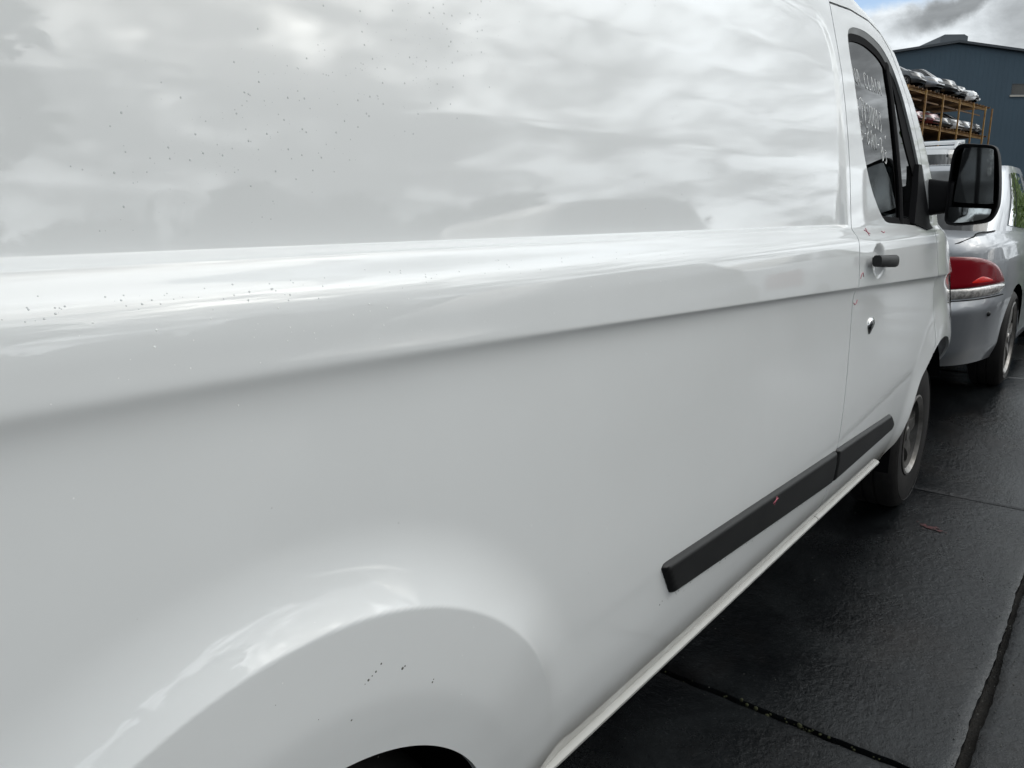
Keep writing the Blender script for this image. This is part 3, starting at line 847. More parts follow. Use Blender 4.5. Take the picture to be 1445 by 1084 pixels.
    # roof, windscreen, bonnet, nose across the van
    def across(name, i0, i1, m_, crown=.03, inset=0.0, sub=6):
        pts = []
        for i in range(i0, i1):
            for k in range(sub):
                pts.append(G[i] + (G[i + 1] - G[i]) * k / sub)
        pts.append(G[i1]); pts = np.array(pts)
        y0 = S(pts[:, 0], pts[:, 1]) + inset
        ny = 17; vs = []
        tang = np.gradient(pts, axis=0); nn = np.stack([-tang[:, 1], tang[:, 0]], -1); nn /= np.linalg.norm(nn, axis=1)[:, None]
        for p, y, q in zip(pts, y0, nn):
            for j in range(ny):
                t = j / (ny - 1); c = crown * (1 - (2 * t - 1) ** 4)
                vs.append((p[0] + q[0] * c, y + (1.95 - 2 * y) * t, p[1] + q[1] * c))
        return mesh(name, vs, grid_faces(len(pts), ny), m_, van)
    across('roof', 0, 4, PAINT, .035)
    ws = across('windscreen', 4, 8, CAR_GLASS, .05)
    across('bonnet', 8, 11, PAINT, .05)
    across('front_bumper', 11, 16, PAINT, .10)
    # far side, tail, floor and inner darkness
    sheet('far_side_panel', PAINT, np.arange(-1.3, 4.7, .06), np.concatenate([np.arange(.386, 1.3, .05), np.arange(1.30, 2.05, .04)]), [f_body, lambda x, z: -f_front_arch(x, z), lambda x, z: -f_rear_arch(x, z)], van, mirror=True)
    m = MB(); m.box(-1.302, -1.29, .06, 1.89, .40, 2.03); m.build('rear_door', PAINT, van, angle=0)
    m = MB(); m.box(-1.28, 3.12, .075, 1.875, .36, .44); m.box(-.02, .84, .34, 1.61, .30, .80)
    m.build('underbody', DARK_VOID, van, smooth=False)
    m = MB(); m.box(2.30, 2.33, .19, 1.78, .42, 1.97); m.box(2.33, 3.25, .075, .09, .44, 1.30); m.build('bulkhead', DARK_VOID, van, smooth=False)
    m = MB(); m.box(2.33, 3.30, 1.80, 1.812, .44, 1.88); m.build('cabin_dark_lining', DARK_VOID, van, smooth=False)  # dark lining added to keep the cabin dark behind the glass
    m = MB(); m.box(2.34, 2.95, .22, 1.73, 1.955, 1.965); m.build('headlining', DARK_VOID, van, smooth=False)
    m = MB()
    for side in (0, 1):
        ys = (lambda y: y) if side == 0 else (lambda y: 1.95 - y)
        for cx, cz, r in ((.41, .415, .36), (3.79, .36, .475)):
            m = MB(); vs = []
            for k in range(25):
                a = math.radians(26 + 160 * k / 24)
                for y in (.035 if cx < 1 else .05, .36):
                    vs.append((cx + r * math.cos(a), ys(y), cz + r * math.sin(a)))
            m.add(vs, [(2 * k, 2 * k + 2, 2 * k + 3, 2 * k + 1) for k in range(24)])
            m.box(cx - r * .86, cx + r * .80, min(ys(.361), ys(.38)), max(ys(.361), ys(.38)), .30, cz + r)
            m.build('wheel_arch_liner', DARK_VOID, van, angle=60)
    for x in (.41, 3.855):
        wheel(van, x, .072, .35, 'van', rr=.178)
        wheel(van, x, 1.895, .35, 'van', face=1)
    # cabin
    m = MB(); m.box(3.25, 3.60, .12, 1.83, 1.02, 1.24, .05); m.box(3.20, 3.34, .22, .72, 1.18, 1.30, .04); m.build('dashboard', DARK_VOID, van)
    m = MB()
    m.tube([(3.10 + .04 * math.sin(a), .48 + .19 * math.cos(a), 1.20 + .17 * math.sin(a)) for a in np.linspace(0, 2 * math.pi, 33)], .014, 8, False); m.tube([(3.28, .48, 1.10), (3.10, .48, 1.20)], .03); m.build('steering_wheel', DARK_VOID, van)
    for y in (.48, 1.05, 1.45):
        m = MB(); m.box(2.42, 2.58, y - .24, y + .24, .85, 1.46, .05); m.box(2.45, 2.98, y - .24, y + .24, .74, .90, .05); m.box(2.44, 2.54, y - .13, y + .13, 1.49, 1.68, .04); m.build('seat', SEAT, van)
    # headlight
    m = MB(); vs = []; gz = np.linspace(.86, 1.10, 8); gx = np.linspace(4.28, 4.60, 10)
    for x in gx:
        for z in gz:
            zz = z - (x - 4.28) * .12; vs.append((x, on_side(x, zz, .004), zz))
    m.add(vs, grid_faces(10, 8)); m.build('headlight', CLEAR_LENS, van, angle=0)
    # mirror: housing with two glasses, on an arm
    k_ = 3.42 / 3.52
    cvt = lambda y, z: (-.63 + (y + .63) * k_, 1.36 + (z - 1.36) * k_)
    mir = empty('wing_mirror', (3.42, -.05, 1.34)); mir.parent = van
    HO = catmull([cvt(*p) for p in [(-.012, 1.585), (-.034, 1.619), (-.094, 1.617), (-.146, 1.608), (-.166, 1.58), (-.180, 1.50), (-.188, 1.42), (-.186, 1.372), (-.165, 1.328), (-.105, 1.314), (-.040, 1.310), (-.012, 1.325), (-.009, 1.387), (-.008, 1.49)]], 6)
    cy, cz = HO.mean(0); n = len(HO)
    def hring(scale, x, shift=(0, 0)):
        return [(x, cy + (p[0] - cy) * scale + shift[0] - mir.location.y, cz + (p[1] - cz) * scale + shift[1] - mir.location.z) for p in HO]
    def hstack(mb, L):
        vs = [v for r in L for v in r]
        mb.add(vs, [(i * n + k, i * n + (k + 1) % n, (i + 1) * n + (k + 1) % n, (i + 1) * n + k) for i in range(len(L) - 1) for k in range(n)])
    m = MB(); hstack(m, [hring(.90, .012), hring(.93, .001), hring(.985, -.004), hring(1.0, .004), hring(1.01, .03), hring(.97, .075), hring(.80, .115), hring(.45, .135), hring(.02, .14)])
    m.build('mirror_housing', SATIN_BLACK, mir, angle=60)
    def pane(name, pts, x0, bulge, yaw, pitch, mt):
        P = catmull([cvt(*p) for p in pts], 5); c = P.mean(0); f = sdf_poly(P); lo, hi = P.min(0) - .001, P.max(0) + .001
        X, Z = np.meshgrid(np.linspace(lo[0], hi[0], 40), np.linspace(lo[1], hi[1], 50), indexing='ij')
        V, F = clip_grid(np.stack([X, Z], -1).reshape(-1, 2), grid_faces(40, 50), [f]); D = V - c
        px_ = x0 - bulge * (1 - (D[:, 0] / .08) ** 2 - (D[:, 1] / .10) ** 2) + D[:, 0] * math.tan(yaw) + D[:, 1] * math.tan(pitch)
        return mesh(name, np.stack([px_, V[:, 0] - mir.location.y, V[:, 1] - mir.location.z], -1), F, mt, mir)
    g1 = [(-.045, 1.590), (-.055, 1.606), (-.10, 1.603), (-.143, 1.596), (-.151, 1.58), (-.162, 1.492), (-.169, 1.41), (-.165, 1.393), (-.10, 1.395), (-.040, 1.401), (-.033, 1.412), (-.038, 1.495)]
    pane('mirror_glass', g1, .004, .002, math.radians(8.5), 0, MIRROR)
    g2 = [(-.020, 1.372), (-.030, 1.381), (-.095, 1.377), (-.158, 1.374), (-.166, 1.366), (-.155, 1.340), (-.099, 1.325), (-.035, 1.321), (-.022, 1.332)]
    pane('wide_angle_glass', g2, .004, .012, math.radians(2), 0, MIRROR)
    m = MB()
    hstack_pts = []
    for y in np.linspace(.065, -.045, 8):
        t = (.065 - y) / .11; hh = .066 + .006 * math.cos(math.pi * t); dd = .04
        hstack_pts.append([(.05 + dd * abs(math.cos(a)) ** .5 * np.sign(math.cos(a)), y - mir.location.y, 1.418 - mir.location.z + hh * abs(math.sin(a)) ** .4 * np.sign(math.sin(a))) for a in np.linspace(0, 2 * math.pi, 21)[:-1]])
    vs = [v for r in hstack_pts for v in r]
    m.add(vs, [(i * 20 + k, i * 20 + (k + 1) % 20, (i + 1) * 20 + (k + 1) % 20, (i + 1) * 20 + k) for i in range(7) for k in range(20)]); m.build('mirror_arm', SATIN_BLACK, mir, angle=50)
    # black sail plate at the front of the door window carrying the arm
    m = MB()
    SAIL = [(3.16, 1.322), (3.22, 1.44), (3.255, 1.535), (3.30, 1.535), (3.385, 1.40), (3.425, 1.318), (3.435, 1.300), (3.33, 1.296)]
    vs = [(x, on_side(x, z, .006), z) for x, z in SAIL] + [(x, on_side(x, z, -.016), z) for x, z in SAIL]; n8 = len(SAIL)
    m.add(vs, [tuple(range(n8))] + [(k, (k + 1) % n8, n8 + (k + 1) % n8, n8 + k) for k in range(n8)]); m.build('sail_plate', SATIN_BLACK, mir, angle=40)
    LAST[0].location = (-mir.location.x, -mir.location.y, -mir.location.z)
    # rain on the panel
    m = MB(); sp = MB(); wm = MB()
    def drop(mb, x, z, r, flat, tilt=0.0):
        X0 = ICO_HALF
        for_v = []
        y = on_side(x, z); e = 5e-4
        nx = (on_side(x + e, z) - on_side(x - e, z)) / (2 * e); nz = (on_side(x, z + e) - on_side(x, z - e)) / (2 * e)
        nv = Vector((nx, -1, nz)).normalized(); tv = Vector((1, nx, 0)).normalized(); uv = nv.cross(tv) * -1
        for (a, b, c) in X0[0]:
            b2 = b * (1.0 + (.5 * tilt if b < 0 else 0))
            for_v.append(Vector((x, y, z)) + tv * (a * r) + uv * (b2 * r) + nv * (c * r * flat - .0002))
        mb.add(for_v, X0[1])
    ICO_HALF = half_sphere()
    for k in range(430):
        t = random.random(); x = .33 + .48 * t + random.gauss(0, .055); z = 1.385 + .23 * t ** 1.1 + random.gauss(0, .034)
        drop(m, x, min(max(z, 1.345), 1.88), random.choice((.0004, .0005, .0006, .0008, .0011)), .5, random.random())
    for k in range(45):
        drop(m, random.uniform(.2, 1.6), random.uniform(1.34, 1.75), random.uniform(.0005, .0012), .5, random.random())
    for k in range(90):
        x = .2 + abs(random.gauss(0, .45)); drop(m, x, 1.288 + random.gauss(0, .006) + .004 * (x - .2), random.uniform(.0005, .0012), .5)
    m.build('rain_drops', WATER, van, angle=0)
    tag(LAST[0], kind='stuff')
    for k in range(110):
        drop(wm, random.uniform(.2, 1.9), random.choice((random.uniform(1.18, 1.28), random.uniform(.75, 1.15), random.uniform(1.2, 1.27))), random.uniform(.0005, .0012), .35)
    for k in range(25):
        drop(wm, .45 + random.gauss(0, .12), 1.25 + random.gauss(0, .012), random.uniform(.0006, .0014), .35)
    wm.build('water_marks', PALE_SPECK, van, angle=0); tag(LAST[0], kind='stuff')
    for x, z, r in ((.494, .853, .0018), (.4995, .8555, .0012), (.505, .858, .0016), (.489, .8505, .001), (.513, .864, .0015), (.545, .842, .0022), (.549, .843, .0014), (.594, .798, .0016), (.596, .801, .0012), (.47, .815, .0014), (.31, .80, .001), (.33, .803, .0014), (.335, .80, .001)):
        drop(sp, x, z, r, .3)
    for k in range(45):
        drop(sp, random.uniform(.25, 2.3), random.uniform(.55, 1.15), random.uniform(.0004, .0010), .3)
    for k in range(70):
        x = random.uniform(1.25, 2.35); drop(sp, x, .61 - .065 * (x - 1.25) + random.gauss(0, .004) - .004, random.uniform(.0006, .0022), .3)
    sp.build('dirt_specks', SPECK, van, angle=0); tag(LAST[0], kind='stuff')
    return van


def half_sphere(nr=3, na=8):
    vs = [(0, 0, 1.0)]; fs = []
    for i in range(1, nr + 1):
        a = math.pi / 2 * i / nr
        for k in range(na):
            t = 2 * math.pi * k / na
            vs.append((math.sin(a) * math.cos(t), math.sin(a) * math.sin(t), math.cos(a)))
    fs += [(0, 1 + k, 1 + (k + 1) % na) for k in range(na)]
    for i in range(nr - 1):
        for k in range(na):
            b = 1 + i * na
            fs.append((b + k, b + na + k, b + na + (k + 1) % na, b + (k + 1) % na))
    return vs, fs


def S_glass(x, z):
    """the glass follows the tumblehome only, not the pressed details"""
    return np.interp(z, *UP) + np.interp(z, *PL) * np.maximum(0, np.asarray(x) - 3.5) ** 2


VAN = build_van()


# ------------------------------------------------------------------ cars
def spow(v, p):
    return np.sign(v) * np.abs(v) ** p


class CarShape:
    """parametric car: loops round the lower body, loops round the cabin (x forward from the tail, y left, z up)"""
    def __init__(s, L, W, zb, top, cab, plan_n=4.6, x0=((0, .10), (.3, .0), (.62, .0), (1, .09)), x1=((0, .10), (.3, .0), (.55, .02), (1, .22)), wv=((0, .90), (.15, .965), (.5, 1.0), (.8, .985), (.93, .95), (1, .90))):
        s.L, s.W, s.zb, s.n = L, W, zb, plan_n
        s.top = np.array(top); s.cab = cab; s.x0 = np.array(x0); s.x1 = np.array(x1); s.wv = np.array(wv)
        xs = np.linspace(-.5, L + .5, 600); zt = np.interp(xs, s.top[:, 0], s.top[:, 1]); k = np.exp(-.5 * (np.arange(-40, 41) / 12.) ** 2); k /= k.sum()
        s.tx = xs; s.tz = np.convolve(np.pad(zt, 40, mode='edge'), k, mode='valid')

    def ztop(s, x):
        return np.interp(x, s.tx, s.tz)

    def body(s, th, v):
        th = np.asarray(th, float); v = np.asarray(v, float)
        a0 = np.interp(v, s.x0[:, 0], s.x0[:, 1]); a1 = s.L - np.interp(v, s.x1[:, 0], s.x1[:, 1]); w = s.W / 2 * np.interp(v, s.wv[:, 0], s.wv[:, 1])
        x = (a0 + a1) / 2 + (a1 - a0) / 2 * spow(np.cos(th), 2 / s.n); y = w * spow(np.sin(th), 2 / s.n)
        return np.stack([x, y, s.zb + v * (s.ztop(x) - s.zb)], -1)

    def cabin(s, th, v):
        th = np.asarray(th, float); v = np.asarray(v, float); (xb0, xb1, wb), (xr0, xr1, wr), zr = s.cab
        bl = np.sin(v * math.pi) * .035
        x0 = xb0 + (xr0 - xb0) * v - bl; x1 = xb1 + (xr1 - xb1) * v + bl * 1.5; w = wb + (wr - wb) * v + bl * .6
        n = 5.0
        x = (x0 + x1) / 2 + (x1 - x0) / 2 * spow(np.cos(th), 2 / n); y = w * spow(np.sin(th), 2 / n)
        zb = s.ztop(x) - .015
        return np.stack([x, y, zb + v * (zr - .05 * ((x - (xr0 + xr1) / 2) / (xr1 - xr0)) ** 2 - zb)], -1)


def clip3(V, F, f):
    V = np.array(V, float); val = f(V); pos = val > 0; out = []; new = []; ed = {}
    for t in F:
        t = list(t); sgn = [pos[i] for i in t]
        if all(sgn):
            out.append(tuple(t))
        elif any(sgn):
            r = []
            for i, j in zip(t, t[1:] + t[:1]):
                if pos[i]:
                    r.append(i)
                if pos[i] != pos[j]:
                    k = (min(i, j), max(i, j))
                    if k not in ed:
                        a = val[k[0]] / (val[k[0]] - val[k[1]]); new.append(V[k[0]] + a * (V[k[1]] - V[k[0]])); ed[k] = len(V) + len(new) - 1
                    r.append(ed[k])
            if len(r) > 2:
                out.append(tuple(r))
    return (np.vstack([V, new]) if new else V), out


def loft_faces(nv, nt):
    return [(i * nt + k, i * nt + (k + 1) % nt, (i + 1) * nt + (k + 1) % nt, (i + 1) * nt + k) for i in range(nv - 1) for k in range(nt)]


def patch(fn, t0, t1, v0, v1, off, nt=14, nv=8, r=.0):
    """piece of a loft lifted off its surface, with rounded corners and a folded edge"""
    T = np.radians(np.linspace(t0, t1, nt)); Vv = np.linspace(v0, v1, nv)
    TT, VV = np.meshgrid(T, Vv, indexing='ij'); e = 1e-3
    P = fn(TT, VV); n = np.cross(fn(TT + e, VV) - fn(TT - e, VV), fn(TT, VV + e) - fn(TT, VV - e)); n /= np.linalg.norm(n, axis=-1)[..., None] + 1e-9
    Q = P + n * off
    B0 = P - n * .012
    vs = Q.reshape(-1, 3).tolist(); fs = [tuple(f) for f in grid_faces(nt, nv)]
    idx = [a * nv for a in range(nt)] + [(nt - 1) * nv + b for b in range(1, nv)] + [a * nv + nv - 1 for a in range(nt - 2, -1, -1)] + [b for b in range(nv - 2, 0, -1)]
    b0 = len(vs); Bf = B0.reshape(-1, 3); vs += [Bf[i].tolist() for i in idx]; m = len(idx)
    fs += [(idx[k], b0 + k, b0 + (k + 1) % m, idx[(k + 1) % m]) for k in range(m)]
    mb = MB(); mb.add(vs, fs); return mb


def poly_patch(fn, tv, off, dens=14, rim=True):
    """like patch, for a quadrilateral given by four (theta, v) corners"""
    (ta, va), (tb, vb), (tc_, vc), (td, vd) = tv
    U, Wt = np.meshgrid(np.linspace(0, 1, dens), np.linspace(0, 1, dens), indexing='ij')
    T = np.radians((1 - U) * (1 - Wt) * ta + U * (1 - Wt) * tb + U * Wt * tc_ + (1 - U) * Wt * td); Vv = (1 - U) * (1 - Wt) * va + U * (1 - Wt) * vb + U * Wt * vc + (1 - U) * Wt * vd
    e = 1e-3; P = fn(T, Vv); n = np.cross(fn(T + e, Vv) - fn(T - e, Vv), fn(T, Vv + e) - fn(T, Vv - e)); n /= np.linalg.norm(n, axis=-1)[..., None] + 1e-9
    mb = MB(); mb.add((P + n * off).reshape(-1, 3), [tuple(f) for f in grid_faces(dens, dens)]); return mb


def shape_patch(fn, P, off, step=1.2):
    """a patch with a free outline P of (theta in degrees, v), lifted off the surface"""
    Q = catmull(P, 5); k = 100.0; Q = Q * [1, k]; f = sdf_poly(Q); lo, hi = Q.min(0) - .5, Q.max(0) + .5
    a = np.linspace(lo[0], hi[0], int((hi[0] - lo[0]) / step) + 2); b = np.linspace(lo[1], hi[1], int((hi[1] - lo[1]) / step) + 2)
    X, Z = np.meshgrid(a, b, indexing='ij'); V, F = clip_grid(np.stack([X, Z], -1).reshape(-1, 2), grid_faces(len(a), len(b)), [f])
    T = np.radians(V[:, 0]); Vv = V[:, 1] / k; e = 1e-3; Pp = fn(T, Vv); n = np.cross(fn(T + e, Vv) - fn(T - e, Vv), fn(T, Vv + e) - fn(T, Vv - e)); n /= np.linalg.norm(n, axis=-1)[..., None] + 1e-9
    up = off * np.clip(f(V[:, 0], V[:, 1]) / 2.2, 0, 1) ** .5
    mb = MB(); mb.add(Pp + n * up[:, None], F); return mb


def car(name, sh, paint, wheels, r, label, cat='car', group=None, nt=96, nv=18, crush=0.0, wheel_style='alloy', glass=None, rr=None, panes=None, lamps=True, rails=False):
    glass = glass or DARK_GLASS
    root = empty(name); tag(root, label, cat, group)
    th = np.linspace(0, 2 * math.pi, nt, endpoint=False); vv = np.linspace(0, 1, nv)
    V = np.vstack([sh.body(th, np.full(nt, v)) for v in vv]); cap = []
    for k in (.96, .88, .75, .55, .3, .0):
        P = sh.body(th, np.ones(nt)); P[:, 1] *= k; P[:, 2] += .035 * (1 - k * k); cap.append(P)
    V = np.vstack([V] + cap); F = loft_faces(nv + 6, nt)
    for xw in wheels:
        V, F = clip3(V, F, lambda P: np.where(np.abs(P[:, 1]) > sh.W / 2 - .24, np.hypot(P[:, 0] - xw, P[:, 2] - r) - r * 1.13, 1.0))
    if crush:
        for i in range(len(V)):
            p = V[i]; a = max(0, (p[0] - sh.L * .62) / (sh.L * .38))
            q = mnoise.noise_vector(Vector(p) * 4.0) * crush * a
            V[i] += np.array(q)
    b = mesh('body', V, F, paint, root); sharp(b, 42); b.material_slots[0].link = 'OBJECT'; b.material_slots[0].material = paint
    m = MB()
    m.box(.25, sh.L - .25, -sh.W / 2 + .26, sh.W / 2 - .26, sh.zb - .02, .62)
    m.build('underbody', DARK_VOID, root, smooth=False)
    nvc = 10; thc = np.linspace(0, 2 * math.pi, 64, endpoint=False)
    Vc = [sh.cabin(thc, np.full(64, v)) for v in np.linspace(0, 1, nvc)]
    (xr0, xr1, wr) = sh.cab[1]
    for k in (.97, .9, .75, .5, .25, .01):
        P = sh.cabin(thc, np.ones(64)); cx = (xr0 + xr1) / 2; P[:, 0] = cx + (P[:, 0] - cx) * k; P[:, 1] *= k; P[:, 2] = sh.cab[2] - .05 * ((P[:, 0] - cx) / (xr1 - xr0)) ** 2 + .035 * (1 - k * k); Vc.append(P)
    c = mesh('cabin', np.vstack(Vc), loft_faces(nvc + 6, 64), paint, root); sharp(c, 50); c.material_slots[0].link = 'OBJECT'; c.material_slots[0].material = paint
    panes = panes or (('windscreen', [(-48, .10), (48, .10), (46, .93), (-46, .93)]), ('rear_window', [(133, .12), (227, .12), (225, .92), (135, .92)]), ('side_window', [(60, .10), (90, .10), (90, .90), (66, .90)]), ('side_window', [(93, .10), (122, .10), (116, .90), (93, .90)]),
                      ('side_window', [(300, .10), (270, .10), (270, .90), (294, .90)]), ('side_window', [(267, .10), (238, .10), (244, .90), (267, .90)]))
    for nm, q in panes:
        mb = poly_patch(sh.cabin, q, .006); mb.build(nm, glass, root, angle=0)
    if lamps:
        for s_ in (1, -1):
            q = [(s_ * 20, .60), (s_ * 52, .60), (s_ * 56, .84), (s_ * 26, .80)]
            poly_patch(sh.body, q, .006, 8).build('headlight', CLEAR_LENS, root, angle=0)
            q = [(180 - s_ * 18, .62), (180 - s_ * 52, .62), (180 - s_ * 52, .90), (180 - s_ * 18, .88)]
            poly_patch(sh.body, q, .006, 8).build('tail_lamp', RED_LENS, root, angle=0)
        poly_patch(sh.body, [(-12, .48), (12, .48), (14, .72), (-14, .72)], .005, 8).build('grille', BLACK_PLASTIC, root, angle=0)
        poly_patch(sh.body, [(-22, .12), (22, .12), (20, .34), (-20, .34)], .005, 8).build('lower_grille', BLACK_PLASTIC, root, angle=0)
    if rails:
        for s_ in (1, -1):
            m = MB(); y = s_ * (wr - .06); z = sh.cab[2] + .045
            m.tube([(xr0 + .05, y, z - .06), (xr0 + .12, y, z + .02), (xr1 - .35, y, z + .03), (xr1 - .25, y, z - .05)], .018, 8); m.build('roof_rail', WHITE_CAR, root)
        for x in (xr0 + .35, xr0 + 1.15):
            m = MB(); m.tube([(x, -wr + .02, sh.cab[2] + .085), (x, wr - .02, sh.cab[2] + .085)], .022, 8); m.build('roof_bar', WHITE_CAR, root)
    for xw in wheels:
        wheel(root, xw, -sh.W / 2 + .02, r, wheel_style, r=r, rr=rr or r * .66, w=.20)
        wheel(root, xw, sh.W / 2 - .02, r, wheel_style, r=r, face=1, rr=rr or r * .66, w=.20)
    return root


def repaint(root, paint, body_only=True):
    for ch in root.children:
        if ch.name.split('.')[0] in ('body', 'cabin'):
            ch.material_slots[0].link = 'OBJECT'; ch.material_slots[0].material = paint


# --- the silver sedan ahead of the van
def build_sedan():
    sh = CarShape(4.85, 1.80, .24, [(0, .985), (.45, 1.02), (1.2, 1.035), (2.4, .985), (3.3, .97), (4.2, .84), (4.7, .70), (4.85, .64)], ((.62, 3.55, .80), (1.50, 2.75, .67), 1.49), plan_n=4.8,
                  x0=((0, .09), (.10, .035), (.30, .010), (.44, .0), (.47, .012), (.535, .055), (.9, .07), (1, .10)), wv=((0, .95), (.12, .985), (.5, 1.0), (.8, .985), (.93, .965), (1, .925)))
    root = car('silver_sedan', sh, SILVER_CAR, (1.12, 3.85), .325, 'silver four-door sedan with a red tail lamp, parked nose-away just ahead of the van', nt=200, nv=40, lamps=False, glass=CAR_GLASS, rr=.235,
               panes=(('windscreen', [(-48, .10), (48, .10), (46, .93), (-46, .93)]), ('rear_window', [(134, .05), (226, .05), (224, .93), (136, .93)]),
                      ('side_window', [(60, .10), (88, .10), (88, .90), (66, .90)]), ('side_window', [(90, .10), (99.5, .10), (98.5, .90), (90, .90)]), ('quarter_window', [(101, .10), (110, .12), (105.5, .88), (100, .90)]),
                      ('side_window', [(300, .10), (272.5, .10), (272.5, .90), (294, .90)]), ('side_window', [(270, .10), (260.5, .10), (261.5, .90), (270, .90)]), ('quarter_window', [(259, .10), (250, .12), (254.5, .88), (260, .90)])))
    for s_ in (1, -1):
        lamp = shape_patch(sh.body, [(180 - s_ * a, v) for a, v in ((9, .87), (11, .878), (25, .874), (40, .853), (50, .81), (57, .75), (61, .68), (62.5, .632), (61, .622), (40, .622), (14, .622), (11, .63))], .007).build('tail_lamp', RED_LENS, root, angle=0)
        shape_patch(sh.body, [(180 - s_ * a, v) for a, v in ((36, .645), (54, .64), (55, .66), (49, .70), (44, .715), (39, .69))], .0085).build('brake_reflector', RED_BRIGHT, lamp, angle=0)
        shape_patch(sh.body, [(180 - s_ * a, v) for a, v in ((14, .619), (13, .59), (15, .545), (40, .542), (58, .545), (61, .57), (62, .617), (40, .620))], .012).build('reversing_lens', CLEAR_LENS, lamp, angle=0)
    # shut lines round the boot lid, bumper joint, parking sensor
    def groove(pts, w=.004, m_=BLACK_RUBBER, nm='shut_line', fn=sh.body):
        mb = MB(); P = [fn(np.radians(t), v) for t, v in pts]; mb.tube(P, w, 6); mb.build(nm, m_, root, angle=0)
    groove([(t, .528) for t in np.linspace(118, 242, 50)])
    for s_ in (1, -1):
        P = [tuple(sh.body(np.radians(180 - s_ * a), v)) for a, v in ((10, .885), (20, .925), (32, .968), (42, .999))]
        for k in range(1, 14):
            t = k / 13; x = P[3][0] + .75 * t; w_ = np.interp(t, [0, .2, .6, 1], [abs(P[3][1]), .70, .73, .735]); z = float(sh.ztop(x)) + .035 * (1 - (w_ / .81) ** 2) + .001
            P.append((x, s_ * w_, z))
        mb = MB(); mb.tube([(p_[0], p_[1], p_[2] + .002) for p_ in P], .0042, 6); mb.build('shut_line', BLACK_RUBBER, root, angle=0)
        mb = MB(); ps = sh.body(np.radians(180 - s_ * 53), .40)
        ico(mb, ps, .016); mb.build('parking_sensor', BLACK_PLASTIC, root)
    mb = MB(); mb.box(.03, .06, -.26, .26, .70, .82, .004); mb.build('number_plate_recess', BLACK_PLASTIC, root)
    for y in (.36, -.36):
        m = MB(); m.box(2.5, 2.66, y - .24, y + .24, .62, 1.18, .05); m.build('seat', SEAT, root)
    root.location = (5.0, .85, .205)
    return root


build_sedan()

HATCH = lambda: CarShape(4.15, 1.76, .20, [(0, .98), (1.5, 1.0), (2.9, .95), (3.6, .86), (4.0, .72), (4.15, .62)], ((.10, 3.35, .80), (.55, 2.35, .62), 1.47))
SEDAN = lambda: CarShape(4.65, 1.78, .20, [(0, .95), (.9, 1.0), (2.2, .97), (3.2, .95), (4.1, .82), (4.5, .70), (4.65, .6)], ((.75, 3.5, .80), (1.55, 2.65, .62), 1.45))
WAGON4 = lambda: CarShape(4.75, 1.86, .28, [(0, 1.12), (2.0, 1.12), (3.4, 1.10), (4.3, 1.02), (4.6, .88), (4.75, .78)], ((.08, 3.75, .86), (.38, 2.85, .72), 1.80))

# --- cars between the sedan and the rack
w4 = car('roof_rack_wagon', WAGON4(), WHITE_CAR, (.95, 3.75), .36, 'tall white wagon with roof rails and bars, behind the silver sedan', rails=True, nt=120)
w4.location = (9.75, 1.80, .27)

# --- vehicles across the lane, seen in the van's paint
r1 = car('grey_wagon', CarShape(4.9, 1.86, .25, [(0, 1.08), (2.0, 1.08), (3.5, 1.06), (4.4, .98), (4.75, .84), (4.9, .74)], ((.22, 3.95, .86), (.95, 2.95, .70), 1.74)), GREY_CAR, (.95, 3.85), .36, 'charcoal wagon across the lane, seen only as a dark reflection in the van', group=None, rails=False)
r1.location = (7.3, -2.9, 0); r1.rotation_euler = (0, 0, math.pi)
r2 = car('white_sedan', SEDAN(), WHITE_CAR, (.9, 3.65), .31, 'white sedan across the lane, seen only as a pale reflection in the van')
r2.location = (8.0, -3.0, .2)

